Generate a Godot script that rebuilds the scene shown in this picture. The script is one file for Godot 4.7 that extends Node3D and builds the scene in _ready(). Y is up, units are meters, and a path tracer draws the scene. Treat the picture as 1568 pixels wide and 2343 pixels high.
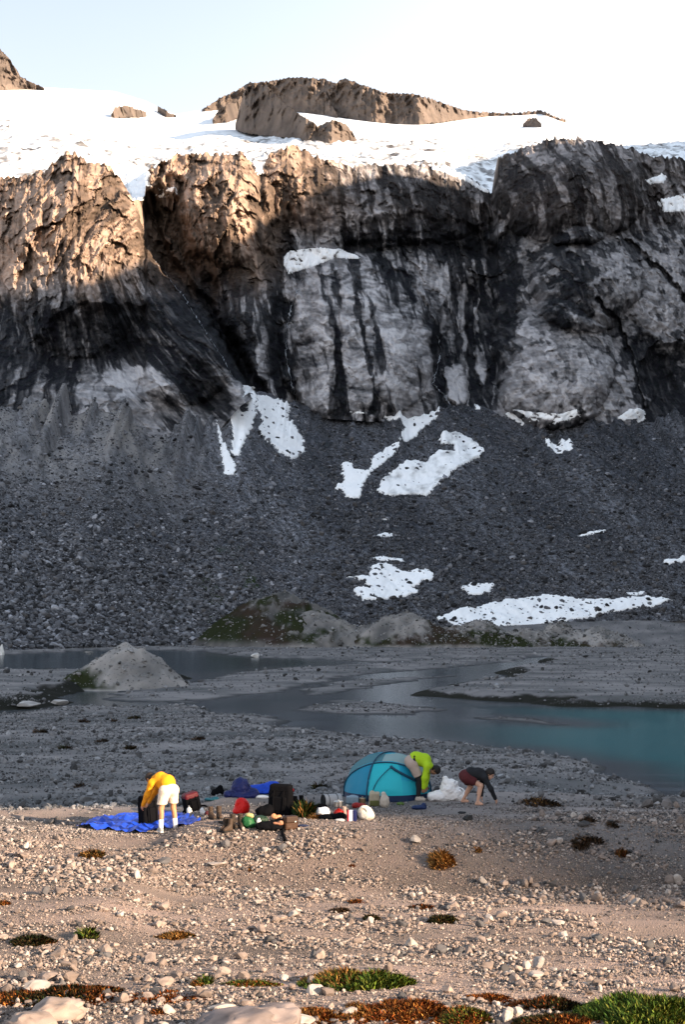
extends Node3D
# A glacial basin at evening: camp on a gravel terrace, braided river, moraine mounds, talus, cliff and glacier.
# The place was surveyed from one station (EYE): a bearing u and an elevation v give a direction, a distance ahead gives the point.

const EYE := Vector3(0, 6.6, 0)
const F := 3254.0
const TILT := 0.0689
const SUNWARD := Vector3(0.819, 0.0, 0.574)      # level direction towards the sun
const ACROSS := Vector3(0.574, 0.0, -0.819)      # level, square to it
const SUN_TAN := 0.29                             # tangent of the sun's height

var rng := RandomNumberGenerator.new()
var n_big := FastNoiseLite.new()
var n_mid := FastNoiseLite.new()
var n_fine := FastNoiseLite.new()
var n_ridge := FastNoiseLite.new()
var n_cell := FastNoiseLite.new()
var n_block := FastNoiseLite.new()
var taken := {}

# ------------------------------------------------------------------ small helpers
func ray(u: float, v: float) -> Vector3:
	var c := Vector3(u - 784.0, 1171.5 - v, -F).rotated(Vector3.RIGHT, TILT)
	return c / -c.z

func at(u: float, v: float, d: float) -> Vector3:
	return EYE + ray(u, v) * d

func on_level(u: float, v: float, y: float) -> Vector3:
	var r := ray(u, v)
	return EYE + r * ((y - EYE.y) / r.y)

func tab(t: PackedVector2Array, x: float) -> float:
	if x <= t[0].x:
		return t[0].y
	for i in range(1, t.size()):
		if x <= t[i].x:
			return lerpf(t[i - 1].y, t[i].y, (x - t[i - 1].x) / maxf(t[i].x - t[i - 1].x, 0.0001))
	return t[t.size() - 1].y

func pairs(a: Array) -> PackedVector2Array:
	var p := PackedVector2Array()
	for i in range(0, a.size(), 2):
		p.append(Vector2(a[i], a[i + 1]))
	return p

func srgb(r: float, g: float, b: float) -> Color:   # a linear colour as the sRGB value that albedo_color wants
	return Color(r, g, b).linear_to_srgb()

func numbered(called: String) -> String:
	var k: int = taken.get(called, 0)
	taken[called] = k + 1
	return called if k == 0 else "%s_%03d" % [called, k]

func tag(o: Node3D, label: String, category: String, group := "") -> Node3D:
	o.set_meta("label", label)
	o.set_meta("category", category)
	if group != "":
		o.set_meta("group", group)
	return o

func thing(called: String, label: String, category: String, where: Vector3, turn := 0.0, group := "") -> Node3D:
	var o := Node3D.new()
	o.name = numbered(called)
	add_child(o, true)
	o.position = where
	o.rotation.y = turn
	return tag(o, label, category, group)

func part(called: String, mesh: Mesh, mat: Material, parent: Node = self) -> MeshInstance3D:
	var o := MeshInstance3D.new()
	o.name = numbered(called) if parent == self else called
	o.mesh = mesh
	if mat != null:
		o.material_override = mat
	parent.add_child(o, true)
	if parent != self and not String(o.name).begins_with(called):
		o.name = called
	return o

func structure(called: String, mesh: Mesh, mat: Material) -> MeshInstance3D:
	var o := part(called, mesh, mat)
	o.set_meta("kind", "structure")
	return o

func plain(c: Color, rough := 0.85, tex: Texture2D = null, scale := 1.0, depth := 1.0) -> StandardMaterial3D:
	var m := StandardMaterial3D.new()
	m.albedo_color = c
	m.roughness = rough
	m.metallic_specular = 0.35
	if tex != null:
		m.normal_enabled = true
		m.normal_texture = tex
		m.normal_scale = depth
		m.uv1_triplanar = true
		m.uv1_scale = Vector3.ONE * scale
	return m

func tinted(rough := 0.95, tex: Texture2D = null, scale := 1.0, depth := 1.0) -> StandardMaterial3D:
	var m := plain(Color.WHITE, rough, tex, scale, depth)
	m.vertex_color_use_as_albedo = true
	m.metallic_specular = 0.25
	m.uv1_world_triplanar = true
	return m

func noise_tex(freq: float, octaves: int, seed_: int, bump: float, cellular := false) -> NoiseTexture2D:
	var n := FastNoiseLite.new()
	n.seed = seed_
	n.frequency = freq
	n.fractal_octaves = octaves
	n.noise_type = FastNoiseLite.TYPE_CELLULAR if cellular else FastNoiseLite.TYPE_SIMPLEX_SMOOTH
	var t := NoiseTexture2D.new()
	t.width = 512
	t.height = 512
	t.seamless = true
	t.as_normal_map = true
	t.bump_strength = bump
	t.noise = n
	return t

func grid_mesh(p: PackedVector3Array, c: PackedColorArray, w: int, h: int, flip := false) -> ArrayMesh:
	var nrm := PackedVector3Array()
	nrm.resize(p.size())
	for j in h:
		var j0 := maxi(j - 1, 0) * w
		var j1 := mini(j + 1, h - 1) * w
		for i in w:
			var a := p[j * w + mini(i + 1, w - 1)] - p[j * w + maxi(i - 1, 0)]
			var b := p[j1 + i] - p[j0 + i]
			var n := a.cross(b).normalized()
			nrm[j * w + i] = -n if flip else n
	var idx := PackedInt32Array()
	idx.resize((w - 1) * (h - 1) * 6)
	var k := 0
	for j in h - 1:
		for i in w - 1:
			var a := j * w + i
			var q := a + w
			if flip:
				idx[k] = a; idx[k + 1] = a + 1; idx[k + 2] = q
				idx[k + 3] = a + 1; idx[k + 4] = q + 1; idx[k + 5] = q
			else:
				idx[k] = a; idx[k + 1] = q; idx[k + 2] = a + 1
				idx[k + 3] = a + 1; idx[k + 4] = q; idx[k + 5] = q + 1
			k += 6
	var arr := []
	arr.resize(Mesh.ARRAY_MAX)
	arr[Mesh.ARRAY_VERTEX] = p
	arr[Mesh.ARRAY_NORMAL] = nrm
	arr[Mesh.ARRAY_INDEX] = idx
	if c.size() == p.size():
		arr[Mesh.ARRAY_COLOR] = c
	var m := ArrayMesh.new()
	m.add_surface_from_arrays(Mesh.PRIMITIVE_TRIANGLES, arr)
	return m

# ------------------------------------------------------------------ soft solids: smooth union of capsules, boxes and ellipsoids, meshed as surface nets
func cap(a: Vector3, b: Vector3, ra: float, rb: float) -> Array:
	return [0, a, b, ra, rb]

func boxy(c: Vector3, e: Vector3, r: float, turn := Vector3.ZERO) -> Array:
	return [1, Transform3D(Basis.from_euler(turn), c), e, r]

func egg(c: Vector3, e: Vector3, turn := Vector3.ZERO) -> Array:
	return [2, Transform3D(Basis.from_euler(turn), c), e]

func moved(prims: Array, t: Transform3D) -> Array:
	var out := []
	for q in prims:
		var r: Array = q.duplicate()
		if r[0] == 0:
			r[1] = t * r[1]
			r[2] = t * r[2]
		else:
			r[1] = t * r[1]
		out.append(r)
	return out

func solid(prims: Array, cell: float, k: float, cuts: Array = [], wobble := 0.0, wob_scale := 6.0, into: SurfaceTool = null) -> ArrayMesh:
	var lo := Vector3.ONE * 1e6
	var hi := -lo
	var boxes := []
	for q in prims:
		var l: Vector3
		var g: Vector3
		if q[0] == 0:
			var ra: Vector3 = Vector3.ONE * q[3]
			var rb: Vector3 = Vector3.ONE * q[4]
			l = (q[1] - ra).min(q[2] - rb)
			g = (q[1] + ra).max(q[2] + rb)
		else:
			var t: Transform3D = q[1]
			var e: Vector3 = q[2]
			var half := (t.basis.x * e.x).abs() + (t.basis.y * e.y).abs() + (t.basis.z * e.z).abs()
			if q[0] == 1:
				half += Vector3.ONE * q[3]
			l = t.origin - half
			g = t.origin + half
		boxes.append([l, g])
		lo = lo.min(l)
		hi = hi.max(g)
	var pad := k + cell * 2.5 + wobble
	lo -= Vector3.ONE * pad
	hi += Vector3.ONE * pad
	var nx := int(ceil((hi.x - lo.x) / cell)) + 1
	var ny := int(ceil((hi.y - lo.y) / cell)) + 1
	var nz := int(ceil((hi.z - lo.z) / cell)) + 1
	var f := PackedFloat32Array()
	f.resize(nx * ny * nz)
	f.fill(9.0)
	for qi in prims.size():
		var q: Array = prims[qi]
		var l: Vector3 = (boxes[qi][0] - Vector3.ONE * pad - lo) / cell
		var g: Vector3 = (boxes[qi][1] + Vector3.ONE * pad - lo) / cell
		var x0 := maxi(int(l.x), 0); var y0 := maxi(int(l.y), 0); var z0 := maxi(int(l.z), 0)
		var x1 := mini(int(g.x) + 1, nx - 1); var y1 := mini(int(g.y) + 1, ny - 1); var z1 := mini(int(g.z) + 1, nz - 1)
		var kind: int = q[0]
		var a := Vector3.ZERO
		var ba := Vector3.ZERO
		var bb := 1.0
		var ra := 0.0
		var rb := 0.0
		var inv := Transform3D()
		var e := Vector3.ONE
		var r := 0.0
		if kind == 0:
			a = q[1]; ba = q[2] - q[1]; bb = maxf(ba.length_squared(), 1e-9); ra = q[3]; rb = q[4]
		else:
			inv = (q[1] as Transform3D).affine_inverse()
			e = q[2]
			if kind == 1:
				r = q[3]
		var emin := minf(e.x, minf(e.y, e.z))
		for z in range(z0, z1 + 1):
			for y in range(y0, y1 + 1):
				var row := (z * ny + y) * nx
				for x in range(x0, x1 + 1):
					var p := lo + Vector3(x, y, z) * cell
					var d: float
					if kind == 0:
						var pa := p - a
						var t := clampf(pa.dot(ba) / bb, 0.0, 1.0)
						d = (pa - ba * t).length() - ra - (rb - ra) * t
					elif kind == 1:
						var o := (inv * p).abs() - e
						d = o.max(Vector3.ZERO).length() + minf(maxf(o.x, maxf(o.y, o.z)), 0.0) - r
					else:
						var o := (inv * p) / e
						var ol := o.length()
						d = ol * (ol - 1.0) / maxf((o / e).length(), 1e-6) if ol > 0.05 else -emin
					var w := f[row + x]
					var h := k - absf(w - d)
					f[row + x] = minf(w, d) - (h * h * 0.25 / k if h > 0.0 and k > 0.0 else 0.0)
	if wobble > 0.0 or cuts.size() > 0:
		var near := wobble * 2.0 + cell * 3.0
		for z in nz:
			for y in ny:
				var row := (z * ny + y) * nx
				for x in nx:
					var w := f[row + x]
					if w > near:
						continue
					var p := lo + Vector3(x, y, z) * cell
					if wobble > 0.0 and w > -near:
						w += wobble * n_fine.get_noise_3dv(p * wob_scale * 10.0)
					for c: Plane in cuts:
						w = maxf(w, c.distance_to(p))
					f[row + x] = w
	var idx := PackedInt32Array()
	idx.resize(nx * ny * nz)
	idx.fill(-1)
	var vs := PackedVector3Array()
	var ns := PackedVector3Array()
	var sl := nx * ny
	for z in nz - 1:
		for y in ny - 1:
			var row := (z * ny + y) * nx
			for x in nx - 1:
				var o := row + x
				var v0 := f[o]
				if v0 > cell * 2.0 or v0 < -cell * 2.0:
					continue
				var v1 := f[o + 1]; var v2 := f[o + nx]; var v3 := f[o + nx + 1]
				var v4 := f[o + sl]; var v5 := f[o + sl + 1]; var v6 := f[o + sl + nx]; var v7 := f[o + sl + nx + 1]
				var neg := int(v0 < 0) + int(v1 < 0) + int(v2 < 0) + int(v3 < 0) + int(v4 < 0) + int(v5 < 0) + int(v6 < 0) + int(v7 < 0)
				if neg == 0 or neg == 8:
					continue
				var s := Vector3.ZERO
				var m := 0
				if (v0 < 0) != (v1 < 0): s += Vector3(v0 / (v0 - v1), 0, 0); m += 1
				if (v2 < 0) != (v3 < 0): s += Vector3(v2 / (v2 - v3), 1, 0); m += 1
				if (v4 < 0) != (v5 < 0): s += Vector3(v4 / (v4 - v5), 0, 1); m += 1
				if (v6 < 0) != (v7 < 0): s += Vector3(v6 / (v6 - v7), 1, 1); m += 1
				if (v0 < 0) != (v2 < 0): s += Vector3(0, v0 / (v0 - v2), 0); m += 1
				if (v1 < 0) != (v3 < 0): s += Vector3(1, v1 / (v1 - v3), 0); m += 1
				if (v4 < 0) != (v6 < 0): s += Vector3(0, v4 / (v4 - v6), 1); m += 1
				if (v5 < 0) != (v7 < 0): s += Vector3(1, v5 / (v5 - v7), 1); m += 1
				if (v0 < 0) != (v4 < 0): s += Vector3(0, 0, v0 / (v0 - v4)); m += 1
				if (v1 < 0) != (v5 < 0): s += Vector3(1, 0, v1 / (v1 - v5)); m += 1
				if (v2 < 0) != (v6 < 0): s += Vector3(0, 1, v2 / (v2 - v6)); m += 1
				if (v3 < 0) != (v7 < 0): s += Vector3(1, 1, v3 / (v3 - v7)); m += 1
				idx[o] = vs.size()
				vs.append(lo + (Vector3(x, y, z) + s / m) * cell)
				ns.append(Vector3(v1 + v3 + v5 + v7 - v0 - v2 - v4 - v6, v2 + v3 + v6 + v7 - v0 - v1 - v4 - v5, v4 + v5 + v6 + v7 - v0 - v1 - v2 - v3).normalized())
	var tri := PackedInt32Array()
	for z in range(1, nz - 1):
		for y in range(1, ny - 1):
			var row := (z * ny + y) * nx
			for x in range(1, nx - 1):
				var o := row + x
				var i0 := idx[o]
				if i0 < 0:
					continue
				var s0 := f[o] < 0.0
				if s0 != (f[o + 1] < 0.0):
					_quad(tri, i0, idx[o - nx], idx[o - nx - sl], idx[o - sl], s0)
				if s0 != (f[o + nx] < 0.0):
					_quad(tri, i0, idx[o - sl], idx[o - sl - 1], idx[o - 1], s0)
				if s0 != (f[o + sl] < 0.0):
					_quad(tri, i0, idx[o - 1], idx[o - 1 - nx], idx[o - nx], s0)
	var arr := []
	arr.resize(Mesh.ARRAY_MAX)
	arr[Mesh.ARRAY_VERTEX] = vs
	arr[Mesh.ARRAY_NORMAL] = ns
	arr[Mesh.ARRAY_INDEX] = tri
	var mesh := ArrayMesh.new()
	mesh.add_surface_from_arrays(Mesh.PRIMITIVE_TRIANGLES, arr)
	if into != null:
		into.append_from(mesh, 0, Transform3D())
	return mesh

func _quad(tri: PackedInt32Array, a: int, b: int, c: int, d: int, flip: bool) -> void:
	if a < 0 or b < 0 or c < 0 or d < 0:
		return
	if flip:
		tri.append_array(PackedInt32Array([a, c, b, a, d, c]))
	else:
		tri.append_array(PackedInt32Array([a, b, c, a, c, d]))

func lathe(profile: PackedVector2Array, sides := 20) -> ArrayMesh:
	var p := PackedVector3Array()
	for q in profile:
		for i in sides + 1:
			var a := TAU * i / sides
			p.append(Vector3(cos(a) * q.x, q.y, sin(a) * q.x))
	return grid_mesh(p, PackedColorArray(), sides + 1, profile.size(), true)

func tube(path: PackedVector3Array, r: float, sides := 6) -> ArrayMesh:
	var p := PackedVector3Array()
	for i in path.size():
		var t := (path[mini(i + 1, path.size() - 1)] - path[maxi(i - 1, 0)]).normalized()
		var s := t.cross(Vector3.UP if absf(t.y) < 0.95 else Vector3.RIGHT).normalized()
		var b := t.cross(s)
		for k in sides + 1:
			var a := TAU * k / sides
			p.append(path[i] + (s * cos(a) + b * sin(a)) * r)
	return grid_mesh(p, PackedColorArray(), sides + 1, path.size())

func rock_mesh(seed_: int, rough: float, detail: int, flat := true, bite := 1.0) -> ArrayMesh:
	# an angular stone: an icosphere cut back by a few random planes
	var r := RandomNumberGenerator.new()
	r.seed = seed_
	var t := (1.0 + sqrt(5.0)) / 2.0
	var v: Array[Vector3] = []
	for q in [[-1, t, 0], [1, t, 0], [-1, -t, 0], [1, -t, 0], [0, -1, t], [0, 1, t], [0, -1, -t], [0, 1, -t], [t, 0, -1], [t, 0, 1], [-t, 0, -1], [-t, 0, 1]]:
		v.append(Vector3(q[0], q[1], q[2]).normalized())
	var faces := [[0, 11, 5], [0, 5, 1], [0, 1, 7], [0, 7, 10], [0, 10, 11], [1, 5, 9], [5, 11, 4], [11, 10, 2], [10, 7, 6], [7, 1, 8], [3, 9, 4], [3, 4, 2], [3, 2, 6], [3, 6, 8], [3, 8, 9], [4, 9, 5], [2, 4, 11], [6, 2, 10], [8, 6, 7], [9, 8, 1]]
	for k in detail:
		var nf := []
		for q in faces:
			var m := []
			for e in 3:
				v.append((v[q[e]] + v[q[(e + 1) % 3]]).normalized())
				m.append(v.size() - 1)
			nf.append([q[0], m[0], m[2]])
			nf.append([q[1], m[1], m[0]])
			nf.append([q[2], m[2], m[1]])
			nf.append([m[0], m[1], m[2]])
		faces = nf
	var cuts := []
	for k in 12:
		cuts.append(Plane(Vector3(r.randfn(), r.randfn(), r.randfn()).normalized(), lerpf(1.0, r.randf_range(0.42, 0.8), bite)))
	var st := SurfaceTool.new()
	st.begin(Mesh.PRIMITIVE_TRIANGLES)
	st.set_smooth_group(-1 if flat else 0)
	var pos := []
	for p in v:
		var w := p * (1.0 + rough * n_mid.get_noise_3dv(p * 60.0 + Vector3.ONE * seed_ * 31.0))
		for c: Plane in cuts:
			var over := c.distance_to(w)
			if over > 0.0:
				w -= c.normal * over * 0.97
		pos.append(w * Vector3(1.0, 0.72, 0.85))
	for q in faces:
		for e in [0, 2, 1]:
			var w: Vector3 = pos[q[e]]
			var s := clampf(0.86 + 0.5 * n_fine.get_noise_3dv(w * 28.0 + Vector3.ONE * seed_) + 0.25 * n_mid.get_noise_3dv(w * 90.0), 0.35, 1.1)
			st.set_color(Color(s, s, s))
			st.add_vertex(w)
	st.generate_normals()
	return st.commit()

func scatter(called: String, mesh: Mesh, mat: Material, xf: Array[Transform3D], cols: PackedColorArray, parent: Node = self) -> MultiMeshInstance3D:
	var mm := MultiMesh.new()
	mm.transform_format = MultiMesh.TRANSFORM_3D
	mm.use_colors = true
	mm.mesh = mesh
	mm.instance_count = xf.size()
	for i in xf.size():
		mm.set_instance_transform(i, xf[i])
		mm.set_instance_color(i, cols[i])
	var o := MultiMeshInstance3D.new()
	o.name = numbered(called) if parent == self else called
	o.multimesh = mm
	o.material_override = mat
	o.set_meta("kind", "stuff")
	parent.add_child(o, true)
	return o

# ------------------------------------------------------------------ the basin floor
var shores: Array = []            # land outlines on the level of the water, [points, box, height, slope]
var gw := 760
var gh := 600
var g_y := PackedFloat32Array()
const T_SIDE := 0.46
const D_NEAR := 8.0
const D_FAR := 310.0
var floor_near := pairs([-60, 5.4, -10, 5.1, 0, 4.9, 6, 4.1, 12, 2.75, 15, 2.15, 17, 1.98, 19, 1.76, 23, 1.42, 27.0, 1.2, 27.6, 1.22, 28.4, 1.42, 29.9, 1.97, 30.6, 2.06, 36, 2.0, 37.5, 1.75, 40.5, 1.05, 46, 0.9, 60, 0.62, 80, 0.42, 95, 0.36, 400, 0.36])
var floor_left := pairs([-60, 5.4, -10, 5.1, 0, 4.9, 6, 4.1, 12, 2.75, 15, 2.15, 17, 1.98, 19, 1.8, 23, 1.55, 27.0, 1.5, 31, 1.72, 35, 1.75, 40.0, 1.02, 46, 0.9, 60, 0.62, 80, 0.42, 95, 0.36, 400, 0.36])

var shore_shade := 0.0             # width of the dark edge: undercut shade of the bank painted over wet ground

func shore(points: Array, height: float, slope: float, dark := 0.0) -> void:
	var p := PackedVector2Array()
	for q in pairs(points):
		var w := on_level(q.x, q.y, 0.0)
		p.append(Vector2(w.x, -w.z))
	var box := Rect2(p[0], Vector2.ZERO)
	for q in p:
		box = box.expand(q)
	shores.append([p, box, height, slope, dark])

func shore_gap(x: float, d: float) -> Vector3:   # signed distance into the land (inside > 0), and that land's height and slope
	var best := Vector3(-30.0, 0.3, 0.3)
	shore_shade = 0.0
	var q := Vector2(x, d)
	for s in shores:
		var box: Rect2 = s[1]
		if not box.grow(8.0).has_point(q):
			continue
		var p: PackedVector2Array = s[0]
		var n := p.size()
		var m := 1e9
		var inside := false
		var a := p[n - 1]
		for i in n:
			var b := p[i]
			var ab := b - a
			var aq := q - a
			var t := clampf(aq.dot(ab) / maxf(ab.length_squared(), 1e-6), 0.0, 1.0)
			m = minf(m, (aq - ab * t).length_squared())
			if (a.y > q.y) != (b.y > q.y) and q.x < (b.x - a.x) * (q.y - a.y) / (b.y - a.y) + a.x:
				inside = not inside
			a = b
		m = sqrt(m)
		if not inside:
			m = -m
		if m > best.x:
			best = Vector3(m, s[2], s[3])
			shore_shade = s[4]
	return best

func bank_share(x: float, d: float) -> float:
	return smoothstep(-4.2, -2.7, x + 0.35 * n_mid.get_noise_2d(x * 8.0, d * 8.0)) * (1.0 - 0.25 * smoothstep(5.0, 11.0, x))

func dry_floor(x: float, d: float) -> float:
	var dd := d + (0.9 * n_big.get_noise_2d(x * 9.0, 40.0) if d > 24.0 else 0.0)
	var y := lerpf(tab(floor_left, dd), tab(floor_near, dd), bank_share(x, d))
	var amp := smoothstep(8.0, 16.0, d)
	y += amp * (0.10 * n_big.get_noise_2d(x * 6.0, d * 12.0) + 0.045 * n_mid.get_noise_2d(x * 10.0, d * 22.0))
	return y

func floor_height(x: float, d: float, out_gap: Array = []) -> float:
	var y := dry_floor(x, d)
	var gap := 60.0
	if d > 42.0:
		var wob := 1.0 + d * 0.004
		var s := shore_gap(x + wob * n_mid.get_noise_2d(x * 5.0, d * 5.0), d + 1.8 * wob * n_mid.get_noise_2d(x * 5.0 + 300.0, d * 5.0))
		gap = s.x
		if s.y < 3.0:
			y = s.y * (1.0 + 0.5 * n_big.get_noise_2d(x * 2.0, d * 2.0))
		if d > 258.0:
			y += (d - 258.0) * 0.1 * smoothstep(-25.0, 15.0, x)
		if gap > 0.0:
			y = minf(y, 0.02 + gap * s.z)
			y += smoothstep(1.0, 4.0, gap) * (0.05 * n_mid.get_noise_2d(x * 3.0, d * 6.0))
		else:
			y = maxf(gap * 0.12, -1.0) - 0.03
	if out_gap.size() > 0:
		out_gap[0] = gap
	return y

func ground(x: float, z: float) -> float:   # looked up in the sheet that was built
	var d := -z
	if d <= D_NEAR or d >= D_FAR or g_y.is_empty():
		return floor_height(x, d)
	var fi := clampf((x / d + T_SIDE) / (2.0 * T_SIDE) * (gw - 1), 0.0, gw - 1.001)
	var fj := clampf(row_of(d) * (gh - 1), 0.0, gh - 1.001)
	var i := int(fi)
	var j := int(fj)
	var o := j * gw + i
	return lerpf(lerpf(g_y[o], g_y[o + 1], fi - i), lerpf(g_y[o + gw], g_y[o + gw + 1], fi - i), fj - j)

func put_on_ground(u: float, v: float) -> Vector3:   # where a sight line meets the ground
	var r := ray(u, v)
	var d := 13.0
	var step := 0.25
	while d < 300.0:
		var p := EYE + r * d
		if p.y < ground(p.x, p.z):
			for k in 12:
				var m := d - step * 0.5
				var q := EYE + r * m
				if q.y < ground(q.x, q.z):
					d = m
				step *= 0.5
			p = EYE + r * d
			return Vector3(p.x, ground(p.x, p.z), p.z)
		d += step
		step = 0.25 + d * 0.004
	return EYE + r * d

var row_p := pairs([0.0, 1.0 / 8.0, 0.07, 1.0 / 13.0, 0.52, 1.0 / 58.0, 0.9, 1.0 / 150.0, 1.0, 1.0 / 310.0])

func row_of(d: float) -> float:
	var p := 1.0 / d
	for k in range(1, row_p.size()):
		if p >= row_p[k].y:
			return lerpf(row_p[k - 1].x, row_p[k].x, (row_p[k - 1].y - p) / (row_p[k - 1].y - row_p[k].y))
	return 1.0

func make_floor(mat: Material) -> MeshInstance3D:
	shore([-900, 1700, -400, 1668, 0, 1642, 75, 1630, 150, 1621, 230, 1617, 280, 1622, 410, 1622, 480, 1627, 515, 1640, 575, 1641, 635, 1643, 660, 1662, 720, 1680, 784, 1683, 829, 1685, 874, 1695, 984, 1700, 1064, 1712, 1184, 1717, 1249, 1730, 1322, 1744, 1375, 1751, 1401, 1762, 1417, 1778, 1469, 1793, 1516, 1806, 1532, 1820, 1490, 1843, 1453, 1872, 1568, 1864, 1900, 1850, 2100, 2600, -1500, 2600], 9.0, 0.16)
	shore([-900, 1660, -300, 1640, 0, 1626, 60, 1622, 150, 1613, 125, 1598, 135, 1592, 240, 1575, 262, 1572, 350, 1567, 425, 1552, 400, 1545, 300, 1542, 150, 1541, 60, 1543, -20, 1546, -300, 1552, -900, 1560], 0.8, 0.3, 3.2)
	shore([245, 1597, 265, 1585, 350, 1572, 435, 1562, 510, 1550, 515, 1543, 650, 1530, 784, 1523, 934, 1514, 1084, 1507, 1234, 1500, 1180, 1513, 1034, 1528, 884, 1540, 790, 1549, 725, 1567, 625, 1586, 500, 1601, 415, 1610, 300, 1606, 250, 1603], 0.24, 0.07)
	shore([660, 1588, 784, 1557, 900, 1552, 1054, 1546, 960, 1556, 800, 1580, 720, 1592], 0.12, 0.05)
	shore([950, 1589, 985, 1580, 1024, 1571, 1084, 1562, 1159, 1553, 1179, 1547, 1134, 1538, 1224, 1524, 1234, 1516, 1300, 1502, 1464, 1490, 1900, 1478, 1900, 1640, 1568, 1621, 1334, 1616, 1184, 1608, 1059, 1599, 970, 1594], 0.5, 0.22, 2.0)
	shore([660, 1622, 784, 1603, 909, 1609, 994, 1621, 1016, 1629, 934, 1636, 784, 1631, 700, 1629], 0.13, 0.05)
	shore([1059, 1644, 1134, 1638, 1220, 1645, 1304, 1657, 1180, 1652, 1090, 1647], 0.08, 0.04)
	shore([-900, 1506, -100, 1500, 0, 1499, 200, 1489, 350, 1487, 475, 1492, 525, 1500, 600, 1504, 784, 1511, 850, 1517, 934, 1514, 1084, 1507, 1309, 1502, 1464, 1495, 1900, 1485, 2600, 1410, -1800, 1410], 0.35, 0.10)
	var p := PackedVector3Array()
	var c := PackedColorArray()
	p.resize(gw * gh)
	c.resize(gw * gh)
	g_y.resize(gw * gh)
	var gap := [0.0]
	for j in gh:
		var d := 1.0 / tab(row_p, float(j) / (gh - 1))
		for i in gw:
			var x := d * lerpf(-T_SIDE, T_SIDE, float(i) / (gw - 1))
			var y := floor_height(x, d, gap)
			var o := j * gw + i
			p[o] = Vector3(x, y, -d)
			g_y[o] = y
			# dry silt, gravel and wet margins; shade of cut banks painted in too
			var silt := clampf(0.5 + 0.9 * n_big.get_noise_2d(x * 7.0, d * 12.0) + 0.35 * n_mid.get_noise_2d(x * 16.0, d * 24.0), 0.0, 1.0)
			var col := Color(0.13, 0.105, 0.09).lerp(Color(0.37, 0.27, 0.222), silt)
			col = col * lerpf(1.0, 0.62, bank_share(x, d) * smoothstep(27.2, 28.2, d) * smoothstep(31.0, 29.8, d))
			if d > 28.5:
				var far := Color(0.11, 0.11, 0.112).lerp(Color(0.27, 0.25, 0.245), silt)  # greyer mix past the shadow edge: shade painted into the ground colour
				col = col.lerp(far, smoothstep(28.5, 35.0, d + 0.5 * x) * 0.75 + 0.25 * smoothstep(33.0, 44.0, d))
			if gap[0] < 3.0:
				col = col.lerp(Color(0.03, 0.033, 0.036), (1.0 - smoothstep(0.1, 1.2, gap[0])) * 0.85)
				if shore_shade > 0.0:
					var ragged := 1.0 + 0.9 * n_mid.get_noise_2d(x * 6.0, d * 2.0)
					col = col.lerp(Color(0.014, 0.013, 0.011), 1.0 - smoothstep(shore_shade * 0.7 * ragged, shore_shade * ragged, gap[0]))  # undercut shade of the bank painted near black, over wet silt
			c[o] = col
	return structure("gravel_ground", grid_mesh(p, c, gw, gh), mat)

func make_outer_floor(mat: Material) -> void:
	var p := PackedVector3Array()
	var c := PackedColorArray()
	var w := 90
	for j in w:
		for i in w:
			var sx := (float(i) / (w - 1)) * 2.0 - 1.0
			var sz := (float(j) / (w - 1)) * 2.0 - 1.0
			var x := 3000.0 * signf(sx) * pow(absf(sx), 3.0)
			var z := 3000.0 * signf(sz) * pow(absf(sz), 3.0)
			var d := -z
			var y := tab(floor_near, d)
			if d > 8.0:
				y -= 2.6 * (1.0 - smoothstep(0.40, 0.62, absf(x) / maxf(d, 1.0)))
			else:
				y -= 0.25 * smoothstep(-6.0, 6.0, d)
			if d > 300.0:
				y -= 3.0
			y += smoothstep(40.0, 90.0, absf(x)) * 1.5 * n_big.get_noise_2d(x * 0.5, z * 0.5)
			p.append(Vector3(x, y, z))
			c.append(Color(0.14, 0.125, 0.11))
	structure("valley_ground", grid_mesh(p, c, w, w, true), mat)

func make_water(mat: Material) -> void:
	var w := 300
	var h := 240
	var p := PackedVector3Array()
	var c := PackedColorArray()
	p.resize(w * h)
	c.resize(w * h)
	for j in h:
		var d := 1.0 / lerpf(1.0 / 41.0, 1.0 / 270.0, float(j) / (h - 1))
		for i in w:
			var x := d * lerpf(-0.6, 0.6, float(i) / (w - 1))
			var gap := shore_gap(x, d).x
			var deep := smoothstep(0.0, 7.0, -gap)
			var pool := smoothstep(0.06, 0.17, x / d) * (1.0 - smoothstep(88.0, 104.0, d))
			var col := Color(0.055, 0.062, 0.07).lerp(Color(0.016, 0.035, 0.042), deep)
			col = col.lerp(Color(0.022, 0.14, 0.15), pool * smoothstep(0.0, 5.0, -gap))
			var streak := n_mid.get_noise_2d(x * 2.0, d * 14.0)
			col = col.lerp(Color(0.10, 0.12, 0.14), clampf(streak * 1.6 - 0.25, 0.0, 0.7) * (1.0 - deep * 0.6) * smoothstep(125.0, 100.0, d))
			p[j * w + i] = Vector3(x, 0.0, -d)
			c[j * w + i] = col
	structure("river_and_lake", grid_mesh(p, c, w, h), mat)

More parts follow.
